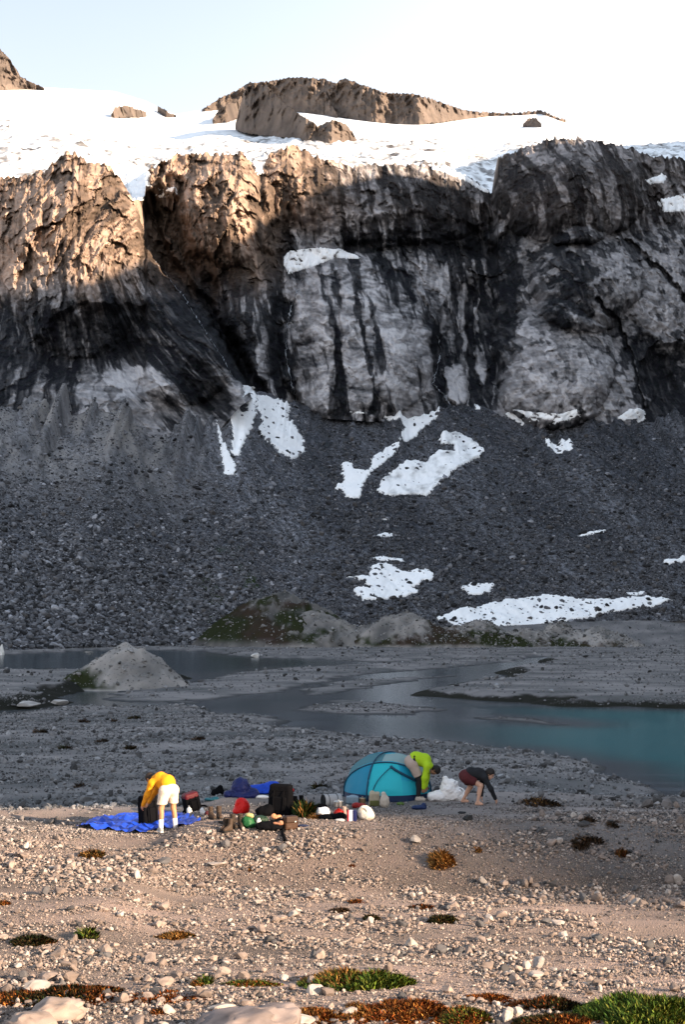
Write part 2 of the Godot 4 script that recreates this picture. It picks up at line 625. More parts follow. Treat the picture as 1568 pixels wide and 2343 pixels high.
# ------------------------------------------------------------------ talus, cliff, glacier: lofted between surveyed lines
const U0 := -170.0
const U1 := 1740.0
var tw := 760
var th := 270
var cw := 920
var ch := 350
var back := 10
var iw := 620
var ih := 130
var t_p := PackedVector3Array()
var c_p := PackedVector3Array()
var i_p := PackedVector3Array()
var foot_v := pairs([-170, 1494, 0, 1490, 200, 1483, 400, 1477, 520, 1468, 700, 1450, 1000, 1441, 1300, 1436, 1568, 1420, 1740, 1412])
var foot_d := pairs([-170, 216, 0, 222, 200, 238, 400, 256, 520, 266, 700, 278, 1000, 284, 1568, 302, 1740, 306])
var base_v := pairs([-170, 915, 0, 928, 80, 950, 130, 958, 200, 925, 260, 930, 340, 985, 430, 992, 500, 972, 550, 915, 585, 893, 620, 900, 690, 940, 800, 947, 900, 955, 1000, 948, 1050, 928, 1110, 930, 1150, 955, 1250, 978, 1340, 952, 1410, 962, 1500, 967, 1740, 960])
var base_d := pairs([-170, 326, 300, 334, 480, 347, 560, 362, 620, 380, 700, 388, 850, 380, 1000, 392, 1080, 402, 1250, 392, 1568, 402, 1740, 404])
var brink_v := pairs([-170, 395, 0, 405, 60, 402, 110, 385, 150, 347, 170, 350, 200, 372, 250, 378, 285, 425, 305, 458, 330, 452, 338, 390, 400, 353, 470, 352, 550, 350, 582, 378, 597, 402, 606, 372, 620, 350, 655, 336, 672, 330, 740, 365, 800, 378, 900, 376, 980, 378, 1050, 396, 1100, 424, 1128, 442, 1140, 400, 1132, 365, 1200, 336, 1260, 318, 1320, 316, 1400, 330, 1450, 340, 1500, 360, 1568, 362, 1740, 350])
var brink_d := pairs([-170, 392, 200, 398, 290, 405, 340, 428, 550, 430, 650, 440, 900, 462, 1090, 482, 1160, 470, 1300, 455, 1568, 468, 1740, 470])
var sky_v := pairs([-170, 195, 0, 196, 100, 200, 200, 206, 260, 209, 330, 230, 400, 262, 470, 250, 560, 250, 700, 250, 900, 266, 1100, 264, 1250, 257, 1300, 276, 1568, 271, 1740, 268])
var ice_v := pairs([-170, 428, 0, 430, 150, 425, 290, 470, 340, 470, 420, 420, 520, 405, 590, 415, 700, 398, 900, 400, 1020, 410, 1128, 462, 1180, 440, 1280, 410, 1450, 405, 1740, 400])
var ice_d := pairs([-170, 418, 290, 420, 340, 445, 600, 452, 900, 478, 1100, 494, 1300, 480, 1740, 488])
var edge_u := pairs([350, 296, 460, 308, 560, 330, 620, 378, 700, 452, 780, 512, 860, 556, 920, 588, 1000, 615])

func cliff_foot(u: float) -> float:
	return tab(base_v, u)

func brink(u: float) -> float:
	return tab(brink_v, u) + 11.0 * n_fine.get_noise_1d(u * 1.1) + 2.5 * n_fine.get_noise_1d(u * 4.0 + 900.0)

func grid_at(p: PackedVector3Array, w: int, h: int, fi: float, fj: float) -> Vector3:
	fi = clampf(fi, 0.0, w - 1.001)
	fj = clampf(fj, 0.0, h - 1.001)
	var i := int(fi)
	var j := int(fj)
	var o := j * w + i
	return p[o].lerp(p[o + 1], fi - i).lerp(p[o + w].lerp(p[o + w + 1], fi - i), fj - j)

func slope_point(u: float, v: float) -> Vector3:
	var f := (u - U0) / (U1 - U0)
	var bv := cliff_foot(u)
	if v > bv:
		var fv := tab(foot_v, u)
		return grid_at(t_p, tw, th, f * (tw - 1), (fv - v) / (fv - bv) * (th - 1))
	var kv := brink(u)
	if v > kv:
		return grid_at(c_p, cw, ch + back, f * (cw - 1), (bv + 14.0 - v) / (bv + 14.0 - kv) * (ch - 1))
	return grid_at(i_p, iw, ih, f * (iw - 1), (tab(ice_v, u) - v) / (tab(ice_v, u) - tab(sky_v, u)) * (ih - 1))

func make_talus(mat: Material) -> MeshInstance3D:
	t_p.resize(tw * th)
	var c := PackedColorArray()
	c.resize(tw * th)
	for i in tw:
		var u := lerpf(U0, U1, float(i) / (tw - 1))
		var fv := tab(foot_v, u)
		var bv := cliff_foot(u)
		var fd := tab(foot_d, u)
		var bd := tab(base_d, u)
		var a := at(u, fv, fd)
		var b := at(u, bv, bd)
		for j in th:
			var t := float(j) / (th - 1)
			var v := lerpf(fv, bv, t)
			var r := ray(u, v)
			# the straight slope from foot to top, met by this sight line
			var run := Vector2(-b.z + a.z, b.y - a.y)
			var s := (r.y * -a.z - (a.y - EYE.y)) / (run.y - r.y * run.x)
			s = clampf(s, 0.0, 1.0)
			var d := -a.z + run.x * s
			var p := EYE + r * d
			var x := p.x
			var body := sin(PI * clampf(t, 0.0, 1.0))
			p.y += body * (2.2 * n_big.get_noise_2d(x * 1.6 + 70.0, d * 0.5) + 1.0 * n_big.get_noise_2d(x * 4.0, d * 2.0)) + 0.5 * n_mid.get_noise_2d(x * 3.0, d * 3.0) + 0.28 * n_fine.get_noise_2d(x * 4.0, d * 4.0)
			p.y += smoothstep(0.72, 1.0, t) * lerpf(11.0, 5.0, smoothstep(350.0, 700.0, u)) * maxf(0.0, n_mid.get_noise_1d(x * 2.6 + 40.0) + 0.5 * n_fine.get_noise_1d(x * 3.5))
			t_p[j * tw + i] = p
			# rubble tones: brownish fans at the left top, darker on the right, moss low in the middle
			var patch := clampf(0.5 + 0.8 * n_big.get_noise_2d(x * 2.2 + d * 0.8, d * 1.2) + 0.5 * n_fine.get_noise_2d(x * 5.0, d * 5.0), 0.0, 1.0)
			var col := Color(0.060, 0.064, 0.076).lerp(Color(0.155, 0.16, 0.18), patch)
			var grain := n_fine.get_noise_2d(x * 11.0 + 31.0, d * 13.0)
			col = col * clampf(1.0 + 1.3 * grain + rng.randf_range(-0.32, 0.32), 0.3, 2.2)
			var runnel := smoothstep(0.35, 0.7, n_ridge.get_noise_2d(x * 1.6 + d * 0.5 + 70.0, d * 0.35)) * smoothstep(0.25, 0.6, t) * 0.55
			col = col.lerp(Color(0.03, 0.033, 0.038), runnel)
			var fan := smoothstep(600.0, 250.0, u) * smoothstep(0.45, 0.95, t)
			col = col.lerp(Color(0.26, 0.245, 0.235), fan * (1.0 - runnel) * (0.7 + 0.7 * n_mid.get_noise_2d(x * 6.0, d * 1.5)))
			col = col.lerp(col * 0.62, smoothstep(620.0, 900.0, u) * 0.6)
			var moss := smoothstep(-0.05, 0.35, n_mid.get_noise_2d(x * 3.0 + 9.0, d * 2.0) + 0.25 - absf(u - 500.0) / 260.0 - absf(v - 1410.0) / 190.0 + 0.3)
			col = col.lerp(Color(0.028, 0.042, 0.012), moss * 0.8)
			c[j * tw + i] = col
	return structure("talus_slope", grid_mesh(t_p, c, tw, th), mat)

var f_dep := PackedFloat32Array()
var f_ton := PackedFloat32Array()
var f_u := PackedFloat32Array()
var f_v := PackedFloat32Array()

func mark_box(lo: Vector2, hi: Vector2) -> Array:   # columns, and the row span of each
	var out := []
	for i in range(maxi(int((lo.x - 14.0 - U0) / (U1 - U0) * (cw - 1)), 0), mini(int((hi.x + 14.0 - U0) / (U1 - U0) * (cw - 1)) + 1, cw - 1) + 1):
		var u := U0 + (U1 - U0) * i / (cw - 1)
		var bv := cliff_foot(u) + 14.0
		var kv := brink(u)
		out.append(Vector3i(i, clampi(int((bv - hi.y - 14.0) / (bv - kv) * (ch - 1)), 0, ch), clampi(int((bv - lo.y + 14.0) / (bv - kv) * (ch - 1)) + 1, 0, ch)))
	return out

func stroke(points: Array, width: float, dep: float, ton: float, soft := 0.6) -> void:
	var p := pairs(points)
	var lo := p[0]
	var hi := p[0]
	for q in p:
		lo = lo.min(q)
		hi = hi.max(q)
	for col: Vector3i in mark_box(lo - Vector2.ONE * width, hi + Vector2.ONE * width):
		for j in range(col.y, col.z):
			var o := j * cw + col.x
			var q := Vector2(f_u[o], f_v[o])
			var m := 1e9
			for k in p.size() - 1:
				m = minf(m, q.distance_squared_to(Geometry2D.get_closest_point_to_segment(q, p[k], p[k + 1])))
			var w := 1.0 - smoothstep(width * (1.0 - soft), width, sqrt(m))
			if w > 0.0:
				f_dep[o] += dep * w
				f_ton[o] += ton * w

func bulge(cu: float, cv: float, ru: float, rv: float, dep: float, ton: float, sharp := 0.8, turn := 0.0) -> void:
	var big := maxf(ru, rv) if turn != 0.0 else 0.0
	var e := Vector2(maxf(ru, big), maxf(rv, big))
	var ct := cos(turn)
	var si := sin(turn)
	for col: Vector3i in mark_box(Vector2(cu, cv) - e, Vector2(cu, cv) + e):
		for j in range(col.y, col.z):
			var o := j * cw + col.x
			var du := f_u[o] - cu
			var dv := f_v[o] - cv
			var r := Vector2((du * ct + dv * si) / ru, (dv * ct - du * si) / rv).length_squared()
			if r < 1.0:
				var w := pow(1.0 - r, sharp)
				f_dep[o] += dep * w
				f_ton[o] += ton * w

func make_cliff(mat: Material) -> void:
	var n := cw * ch
	f_dep.resize(n); f_ton.resize(n); f_u.resize(n); f_v.resize(n)
	for i in cw:
		var u := U0 + (U1 - U0) * i / (cw - 1)
		var bv := cliff_foot(u) + 14.0
		var kv := brink(u)
		for j in ch:
			var v := lerpf(bv, kv, float(j) / (ch - 1))
			f_u[j * cw + i] = u + 13.0 * n_mid.get_noise_2d(u * 0.5, v * 0.35) + 4.0 * n_fine.get_noise_2d(u * 0.7, v * 0.4)
			f_v[j * cw + i] = v + 13.0 * n_mid.get_noise_2d(u * 0.5 + 500.0, v * 0.5) + 4.0 * n_fine.get_noise_2d(u * 0.7 + 500.0, v * 0.7)
	# bulges: negative is nearer
	bulge(180, 560, 190, 260, -17, 0.0)
	bulge(100, 480, 110, 120, -5, 0.0)
	bulge(420, 780, 130, 150, -14, 0.0)
	bulge(250, 800, 180, 110, 10, -0.05)
	bulge(300, 880, 130, 70, -3, 0.18)
	bulge(520, 470, 110, 140, -20, 0.0, 0.7)
	bulge(370, 560, 65, 140, 13, -0.12)
	bulge(440, 690, 80, 100, 6, -0.14)
	bulge(570, 700, 70, 140, -6, 0.06)
	bulge(700, 420, 110, 90, -9, 0.0)
	bulge(900, 460, 250, 105, -15, 0.0, 0.9)
	bulge(960, 565, 190, 40, 3, -0.25, 0.9)
	stroke([840, 535, 900, 518, 970, 512, 1050, 535, 1115, 575], 36, 3, -0.42)  # dark overhang: its shade and wet rock both put into the tone
	stroke([990, 440, 1080, 500, 1125, 560], 46, 2, -0.34)
	stroke([660, 420, 900, 430, 1060, 450], 60, 0, -0.2)
	stroke([1160, 420, 1300, 440, 1440, 430], 90, 0, -0.16)
	bulge(820, 780, 185, 200, -20, 0.2, 0.6, 0.25)
	bulge(760, 700, 90, 110, -5, 0.12, 0.8)
	bulge(930, 830, 90, 130, -6, 0.16)
	bulge(1085, 640, 110, 90, 7, 0.05)
	bulge(1080, 800, 92, 170, 12, -0.34, 0.8)
	for q in [[1034, 690, 770, 9], [1060, 650, 800, 7], [1090, 690, 790, 6], [1115, 640, 760, 8], [1128, 790, 920, 5], [1072, 830, 930, 4], [1010, 700, 760, 6]]:
		stroke([q[0], q[1], q[0] + 4, (q[1] + q[2]) * 0.5, q[0] - 2, q[2]], q[3], 0.0, 0.5)
	bulge(1300, 430, 185, 130, -25, 0.0, 0.6)
	bulge(1340, 640, 130, 120, -21, -0.04, 0.65)
	bulge(1270, 840, 140, 150, -19, 0.2, 0.6)
	bulge(1400, 900, 90, 90, -5, 0.16)
	bulge(1520, 640, 100, 120, -5, 0.16)
	bulge(1540, 880, 80, 100, 10, -0.36, 0.6)
	# dark wet streaks and gullies
	stroke([330, 465, 352, 570, 420, 660, 500, 760, 555, 850, 590, 905], 34, 12, -0.5)
	stroke([360, 480, 390, 590, 450, 680, 540, 800], 60, 4, -0.3)
	stroke([440, 600, 500, 640, 560, 640, 610, 600], 40, 3, -0.28)
	stroke([345, 600, 420, 690, 490, 790, 545, 880], 13, 0, 0.12)
	stroke([-170, 760, 0, 750, 120, 760, 260, 750, 380, 760, 470, 880], 90, 2, -0.4)
	stroke([-100, 830, 60, 840, 160, 850, 330, 800, 430, 850, 500, 930], 44, 2, -0.3)
	stroke([480, 660, 500, 740, 560, 850], 34, 5, -0.36)
	stroke([400, 420, 405, 520, 440, 610], 30, 4, -0.2)
	stroke([650, 700, 650, 860, 660, 930], 34, 3, -0.42)
	stroke([760, 610, 770, 700, 772, 780, 776, 850, 772, 945], 13, 1.5, -0.7)
	stroke([775, 850, 772, 945], 26, 1.5, -0.5)
	stroke([735, 640, 752, 690, 758, 740], 8, 1, -0.5)
	stroke([862, 760, 868, 860, 858, 945], 17, 1.5, -0.42)
	stroke([815, 650, 835, 760, 850, 860], 6, 0.8, -0.3)
	stroke([870, 600, 930, 640, 975, 710, 1003, 790, 1002, 880, 1030, 935], 17, 4, -0.5)
	stroke([1035, 640, 1040, 740, 1045, 830], 10, 1, -0.5)
	stroke([1075, 660, 1080, 800, 1090, 930], 16, 2, -0.5)
	stroke([1130, 600, 1110, 720, 1120, 860, 1135, 930], 20, 2, -0.5)
	stroke([1180, 520, 1160, 640, 1165, 760], 30, 2, -0.3)
	stroke([1300, 560, 1330, 640, 1290, 720], 62, 0, -0.24)
	stroke([1150, 460, 1190, 520, 1130, 590], 30, 3, -0.25)
	stroke([1180, 360, 1160, 440, 1185, 500], 36, 0, -0.14)
	stroke([1290, 350, 1300, 430, 1300, 500], 70, 0, -0.15)
	stroke([800, 566, 920, 556, 1080, 582], 20, 2, -0.3)  # foot of the overhang, its shade toned in as well
	stroke([990, 430, 1100, 500, 1130, 570], 36, 2, -0.22)
	stroke([640, 520, 650, 580, 620, 640], 22, 3, -0.3)
	stroke([1365, 685, 1420, 745, 1440, 800, 1462, 880, 1475, 930], 6, 2.5, -0.6)
	stroke([1440, 555, 1510, 610, 1568, 680, 1640, 740], 9, 3, -0.5)
	stroke([1480, 800, 1520, 900, 1500, 960], 40, 3, -0.4)
	stroke([1470, 390, 1500, 460, 1480, 520], 20, 3, -0.3)
	# pale slabs
	bulge(760, 500, 80, 32, 0, 0.34, 0.7)
	bulge(900, 490, 90, 24, 0, 0.2, 0.7)
	bulge(1043, 880, 30, 52, -3, 0.95, 0.35)
	bulge(1102, 830, 13, 58, -1, 0.75, 0.4)
	bulge(1025, 640, 26, 50, 0, 0.5)
	bulge(975, 635, 26, 34, 0, 0.42)
	bulge(1058, 710, 14, 60, 0, 0.34)
	bulge(1260, 900, 100, 64, 0, 0.24)
	bulge(325, 880, 70, 46, 0, 0.35, 0.6)
	bulge(75, 935, 36, 26, -1, 0.5, 0.5)
	bulge(300, 955, 110, 34, 0, 0.3, 0.6)
	bulge(1230, 560, 60, 40, 0, 0.18)
	bulge(1470, 640, 90, 60, 0, 0.14)
	var rows := ch + back
	c_p.resize(cw * rows)
	var c := PackedColorArray()
	c.resize(cw * rows)
	for i in cw:
		var u := U0 + (U1 - U0) * i / (cw - 1)
		var bv := cliff_foot(u) + 14.0
		var kv := brink(u)
		var bd := tab(base_d, u)
		var kd := tab(brink_d, u)
		for j in ch:
			var t := float(j) / (ch - 1)
			var v := lerpf(bv, kv, t)
			var o := j * cw + i
			var left := 1.0 - smoothstep(-14.0, 14.0, f_u[o] - tab(edge_u, f_v[o]))
			var dl := lerpf(minf(bd, 346.0) - 3.0, 402.0, pow(t, 0.95))
			var dc := lerpf(maxf(bd, 372.0) - 3.0, kd, pow(t, 0.9))
			var d := lerpf(dc, dl, left) + f_dep[o] * (1.0 - smoothstep(0.9, 1.0, t) * 0.5)
			var p := at(u, v, d)
			var x := p.x
			var y := p.y
			# joints, ribs and blocks in the rock: along the fall line, and level on the pale dome
			var lean := 0.75 * smoothstep(60.0, 430.0, u) * left * smoothstep(470.0, 640.0, v)
			x += lean * (y - 60.0)
			var rib := n_ridge.get_noise_2d(x * 1.5 + y * 0.25, y * 0.42)
			var rib2 := n_ridge.get_noise_2d(x * 4.2 + y * 0.9 + 90.0, y * 1.6)
			var bend := 3.0 * n_mid.get_noise_2d(x * 4.0, y * 4.0)
			var block := n_block.get_noise_2d((x + bend) * 2.6 + y * 0.5, (y + bend) * 1.5 - x * 0.4)
			var block2 := n_block.get_noise_2d((x + bend) * 7.5 - y * 1.2 + 400.0, (y - bend) * 4.0)
			var crack := n_cell.get_noise_2d(x * 2.2, y * 1.3)
			var strata := n_fine.get_noise_2d(x * 0.8 + 20.0, y * 5.0 + 26.0 * n_mid.get_noise_2d(x * 1.6, y * 1.2))
			var dome := clampf(1.0 - Vector2((f_u[o] - 830.0) / 190.0, (f_v[o] - 770.0) / 190.0).length(), 0.0, 1.0)
			dome = smoothstep(0.0, 0.25, dome)
			var crag := lerpf(0.38, 1.5, smoothstep(700.0, 560.0, v) * (1.0 - smoothstep(600.0, 760.0, u) * 0.6)) * lerpf(1.0, 0.75, smoothstep(1080.0, 1180.0, u)) * (1.0 - 0.35 * dome)
			d -= crag * (1.5 * rib + 0.8 * rib2 + 1.5 * block + 0.75 * block2 + 1.6 * crack + 1.0 * n_mid.get_noise_2d(x * 5.0 + y * 2.0, y * 4.0)) + 0.35 * strata * (0.5 + dome)
			d -= 0.8 * n_fine.get_noise_2d(x * 7.0, y * 6.0)
			c_p[o] = at(u, v, d)
			# tone: pale rock, cut by sharp wet or lichened streaks down the fall line, plus overhang shade toned in
			var streaky := 1.0 - 0.8 * smoothstep(1120.0, 1230.0, u) * smoothstep(500.0, 560.0, v)
			var wet := n_mid.get_noise_2d(x * 3.4 + y * 0.5 + 40.0 + bend * 0.6, y * 0.4)
			var wet2 := n_fine.get_noise_2d(x * 4.2 + y * 0.7 + bend, y * 0.5 + 77.0)
			var spot := n_fine.get_noise_2d(x * 2.2 + 300.0, y * 2.6)
			var k := lerpf(spot * 1.1 + 0.12 * wet2, 0.62 * wet + 0.75 * wet2 + 0.25 * spot, streaky) + 0.25 * n_big.get_noise_2d(x * 3.0, y * 2.0)
			var fine := n_fine.get_noise_2d(x * 9.0 + y * 1.2 + bend * 2.0, y * 1.1 + 500.0)
			k += 0.45 * lerpf(0.5, 1.0, streaky) * fine
			var stain_shade := smoothstep(-0.14, 0.16, k - (f_ton[o] * 1.05 + 0.10))
			var pale := 0.55 + 0.55 * clampf(f_ton[o], -0.25, 0.6) + 0.24 * n_fine.get_noise_2d(x * 9.0, y * 8.0) + 0.2 * spot + 0.34 * strata * (0.4 + dome) + 0.18 * n_fine.get_noise_2d(x * 2.0, y * 14.0) + 0.22 * block2 + 0.12 * block
			var tone := clampf(pale * (1.0 - 0.88 * stain_shade) + stain_shade * 0.22 * maxf(0.0, fine + 0.5 * spot + 0.3 * block2), 0.0, 1.0)
			var grey := Color(0.008, 0.009, 0.012).lerp(Color(0.50, 0.48, 0.49), pow(tone, 1.45))
			var shade_dim := lerpf(1.0, 0.6, smoothstep(640.0, 860.0, u))  # brown darkened right of the sunlit crags: shade put into the colour
			var brown := Color(0.04, 0.03, 0.023).lerp(Color(0.52, 0.37, 0.285) * shade_dim, clampf(pale * (1.0 - 0.62 * stain_shade) * 0.95 - 0.04, 0.0, 1.0))
			var high := smoothstep(720.0, 590.0, v + 60.0 * wet) * (1.0 - 0.75 * smoothstep(660.0, 860.0, u)) * (1.0 - smoothstep(470.0, 560.0, v) * smoothstep(600.0, 680.0, u))
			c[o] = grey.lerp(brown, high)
		var top := c_p[(ch - 1) * cw + i]
		for k in back:
			var o := (ch + k) * cw + i
			var f := float(k + 1) / back
			c_p[o] = top + Vector3(0, -9.0 * f * f - 0.4 * k, -34.0 * f)
			c[o] = c[(ch - 1) * cw + i]
	structure("cliff", grid_mesh(c_p, c, cw, rows), mat)

func make_glacier(mat: Material) -> void:
	i_p.resize(iw * ih)
	var c := PackedColorArray()
	c.resize(iw * ih)
	for i in iw:
		var u := lerpf(U0, U1, float(i) / (iw - 1))
		var kv := tab(ice_v, u)
		var sv := tab(sky_v, u)
		var kd := tab(ice_d, u)
		for j in ih:
			var t := float(j) / (ih - 1)
			var v := lerpf(kv, sv, t)
			var d := kd + (1500.0 - kd) * pow(t, 1.5)
			var p := at(u, v, d)
			var s := p.x
			var icefall := (1.0 - smoothstep(0.45, 0.8, t))
			var wave := n_ridge.get_noise_2d(s * 0.9 + d * 0.2, d * 0.9)
			var ser := n_cell.get_noise_2d(s * 1.1 + 70.0, d * 0.9)
			p.y += icefall * (2.4 * wave + 1.8 * ser) + 5.0 * n_big.get_noise_2d(s * 0.35, d * 0.25) * t * (1.0 - t) * 4.0
			i_p[j * iw + i] = p
			var dirt := clampf(icefall * (0.35 * n_fine.get_noise_2d(s * 1.2, d * 0.7) + 0.35 * n_mid.get_noise_2d(s * 1.3, d * 0.5)) + 0.02, 0.0, 0.34)
			var crev := smoothstep(0.25, 0.6, n_ridge.get_noise_2d(s * 0.8 + 300.0, d * 1.1 + s * 0.3)) * icefall * (0.4 + n_mid.get_noise_2d(s * 0.8, d * 0.6))
			c[j * iw + i] = Color(0.86, 0.88, 0.9).lerp(Color(0.075, 0.062, 0.056), clampf(dirt * 2.6 + crev * 1.3, 0.0, 0.97))
	structure("glacier", grid_mesh(i_p, c, iw, ih), mat)

func make_peak(called: String, skyline: Array, base: Array, mat: Material, bright := 1.0) -> void:
	var sk := pairs(skyline)
	var bs := pairs(base)
	var u0 := sk[0].x
	var u1 := sk[sk.size() - 1].x
	var w := clampi(int((u1 - u0) / 1.8), 14, 420)
	var h := 48
	var rows := h + 6
	var p := PackedVector3Array()
	var c := PackedColorArray()
	p.resize(w * rows)
	c.resize(w * rows)
	for i in w:
		var u := lerpf(u0, u1, float(i) / (w - 1))
		var sv := tab(sk, u) + 5.0 * n_fine.get_noise_2d(u * 2.2, u0) * smoothstep(u0, u0 + 12.0, u) * smoothstep(u1, u1 - 12.0, u)
		var bv := maxf(tab(bs, u) + 6.0 * n_fine.get_noise_1d(u * 2.0 + u0), sv + 1.0)
		var far := -slope_point(u, maxf(maxf(tab(bs, u), sv + 1.0) + 4.0, tab(sky_v, u) + 2.0)).z - 3.0
		for j in h:
			var t := float(j) / (h - 1)
			var v := lerpf(bv + 5.0, sv, t)
			var d := far + (bv - sv) * 0.32 * t
			var q := at(u, v, d)
			var rib := n_ridge.get_noise_2d(q.x * 0.55, q.y * 0.3)
			d -= (9.0 * rib + 7.0 * n_ridge.get_noise_2d(q.x * 1.4 + 50.0, q.y * 0.9) + 5.0 * n_cell.get_noise_2d(q.x * 1.3, q.y * 1.0) + 5.0 * n_fine.get_noise_2d(q.x * 1.6, q.y * 1.4)) * (0.3 + t)
			p[j * w + i] = at(u, v, d)
			var tone := clampf(0.5 + 0.5 * n_fine.get_noise_2d(q.x * 1.6, q.y * 1.0) + 0.4 * n_mid.get_noise_2d(q.x * 1.4, q.y * 0.5), 0.0, 1.0)
			c[j * w + i] = Color(0.06, 0.048, 0.042).lerp(Color(0.19, 0.15, 0.125), tone) * bright
		for k in 6:
			p[(h + k) * w + i] = p[(h - 1) * w + i] + Vector3(0, -6.0 * (k + 1) * (k + 1), -14.0 * (k + 1))
			c[(h + k) * w + i] = c[(h - 1) * w + i]
	structure(called, grid_mesh(p, c, w, rows), mat)

func ridge_q(s: float) -> float:
	return lerpf(450.0, 85.0, smoothstep(50.0, 230.0, s))

func make_ridge(mat: Material) -> void:
	# the mountainside behind and to the right, whose evening shade lies over the basin
	var marks: Array[Vector2] = []
	for q in pairs([-150, 712, 0, 692, 200, 655, 330, 602, 400, 600, 480, 585, 560, 555, 600, 520, 640, 482, 700, 450, 760, 425, 900, 395, 1000, 380, 1130, 360, 1250, 338, 1330, 328, 1450, 330, 1568, 322]):
		var p := slope_point(q.x, q.y)
		marks.append(Vector2(p.dot(ACROSS), p.y + (ridge_q(p.dot(ACROSS)) - p.dot(SUNWARD)) * SUN_TAN))
	marks.sort_custom(func(a: Vector2, b: Vector2) -> bool: return a.x < b.x)
	var prof := PackedVector2Array([Vector2(-30, -40), Vector2(10, 20), Vector2(22.3, 125), Vector2(25.1, 139), Vector2(33, 150), Vector2(90, 178)])
	for q in marks:
		prof.append(q)
	var last := prof[prof.size() - 1]
	prof.append_array(PackedVector2Array([last + Vector2(60, 14), last + Vector2(200, 10), last + Vector2(420, -40), last + Vector2(700, -160)]))
	var w := 260
	var h := 41
	var p := PackedVector3Array()
	var c := PackedColorArray()
	for j in h:
		var off := (float(j) / (h - 1) - 0.5) * 2.0
		off = signf(off) * off * off * 420.0
		for i in w:
			var f := float(i) / (w - 1)
			var s := -30.0 + (last.x + 730.0) * (f * f * 0.6 + f * 0.4)
			var y := tab(prof, s) - absf(off) * (0.72 if off > 0.0 else lerpf(0.72, 2.6, smoothstep(60.0, 200.0, s)))
			y += n_ridge.get_noise_2d(s * 0.4, off * 0.4) * minf(absf(off) * 0.15, 14.0) + 1.2 * n_mid.get_noise_1d(s * 2.0) * smoothstep(60.0, 120.0, s)
			p.append(SUNWARD * (ridge_q(s) + off) + ACROSS * s + Vector3(0, maxf(y, -8.0), 0))
			var tone := clampf(0.5 + n_big.get_noise_2d(s, off), 0.0, 1.0)
			c.append(Color(0.06, 0.055, 0.05).lerp(Color(0.16, 0.14, 0.12), tone))
	structure("mountain_ridge", grid_mesh(p, c, w, h, true), mat)

func snow_patch(outline: Array, label: String, mat: Material, thick := 0.7, ragged := 6.0, called := "snow_patch", stained := 0.0) -> void:
	thick *= 0.5
	var poly := pairs(outline)
	var lo := poly[0]
	var hi := poly[0]
	for q in poly:
		lo = lo.min(q)
		hi = hi.max(q)
	var su := 2.0
	var sv := 1.6
	lo -= Vector2(10, 8)
	hi += Vector2(10, 8)
	var w := int((hi.x - lo.x) / su) + 2
	var h := int((hi.y - lo.y) / sv) + 2
	var mask := PackedByteArray()
	mask.resize(w * h)
	for j in h:
		for i in w:
			var u := lo.x + i * su
			var v := lo.y + j * sv
			var q := Vector2(u + ragged * n_fine.get_noise_2d(u * 0.5, v * 1.3) + ragged * 0.7 * n_fine.get_noise_2d(u * 1.5, v * 3.0), v + ragged * 0.7 * n_fine.get_noise_2d(u * 0.5 + 80.0, v * 1.3))
			mask[j * w + i] = int(Geometry2D.is_point_in_polygon(q, poly))
	var ids := PackedInt32Array()
	ids.resize((w + 1) * (h + 1))
	ids.fill(-1)
	var st := SurfaceTool.new()
	st.begin(Mesh.PRIMITIVE_TRIANGLES)
	st.set_smooth_group(0)
	var count := 0
	var tri := PackedInt32Array()
	for j in h:
		for i in w:
			if mask[j * w + i] == 0:
				continue
			var q := PackedInt32Array()
			for k in 4:
				var ci := i + (k & 1)
				var cj := j + (k >> 1)
				var o := cj * (w + 1) + ci
				if ids[o] < 0:
					var inside := 0
					for dj in [-1, 0]:
						for di in [-1, 0]:
							var mi: int = ci + di
							var mj: int = cj + dj
							if mi >= 0 and mj >= 0 and mi < w and mj < h:
								inside += mask[mj * w + mi]
					var uu: float = lo.x + (ci - 0.5) * su
					var vv: float = lo.y + (cj - 0.5) * sv
					var p := slope_point(uu, vv)
					var lift := thick * (1.0 + 0.4 * n_mid.get_noise_2d(uu * 2.0, vv * 3.0)) if inside == 4 else 0.04
					var soot := clampf((0.0 if inside == 4 else 0.35) + stained * (0.12 + 1.2 * n_mid.get_noise_2d(uu * 0.9, vv * 1.2)) + 0.2 * n_fine.get_noise_2d(uu * 2.5, vv * 5.0) - 0.05, 0.0, 0.85)
					st.set_color(Color(0.92, 0.925, 0.93).lerp(Color(0.24, 0.235, 0.235), soot))
					st.add_vertex(p + Vector3(0, 0.75, 0.6) * lift)
					ids[o] = count
					count += 1
				q.append(ids[o])
			tri.append_array(PackedInt32Array([q[0], q[1], q[2], q[1], q[3], q[2]]))
	for k in tri:
		st.add_index(k)
	st.generate_normals()
	tag(part(called, st.commit(), mat), label, "snow patch" if called == "snow_patch" else "snowfield")

func waterfall(points: Array, width: float, label: String, mat: Material) -> void:
	var line := pairs(points)
	var curve := Curve2D.new()
	for q in line:
		curve.add_point(q)
	var n := int(curve.get_baked_length() / 3.0)
	var p := PackedVector3Array()
	for i in n:
		var q := curve.sample_baked(i * 3.0)
		q.x += 5.0 * n_fine.get_noise_1d(i * 6.0 + line[0].x) + 2.5 * n_fine.get_noise_1d(i * 22.0 + line[0].x)
		var wd := width * clampf(0.35 + 1.6 * n_fine.get_noise_1d(i * 1.1 + 300.0 + line[0].x), 0.05, 1.4)
		var m := slope_point(q.x, q.y) + Vector3(0, 0.15, 0.9)
		for k in 4:
			p.append(m + Vector3((k / 3.0 - 0.5) * wd, 0, 0.12 if k == 1 or k == 2 else -0.5))
	tag(part("waterfall", grid_mesh(p, PackedColorArray(), 4, n), mat), label, "waterfall")

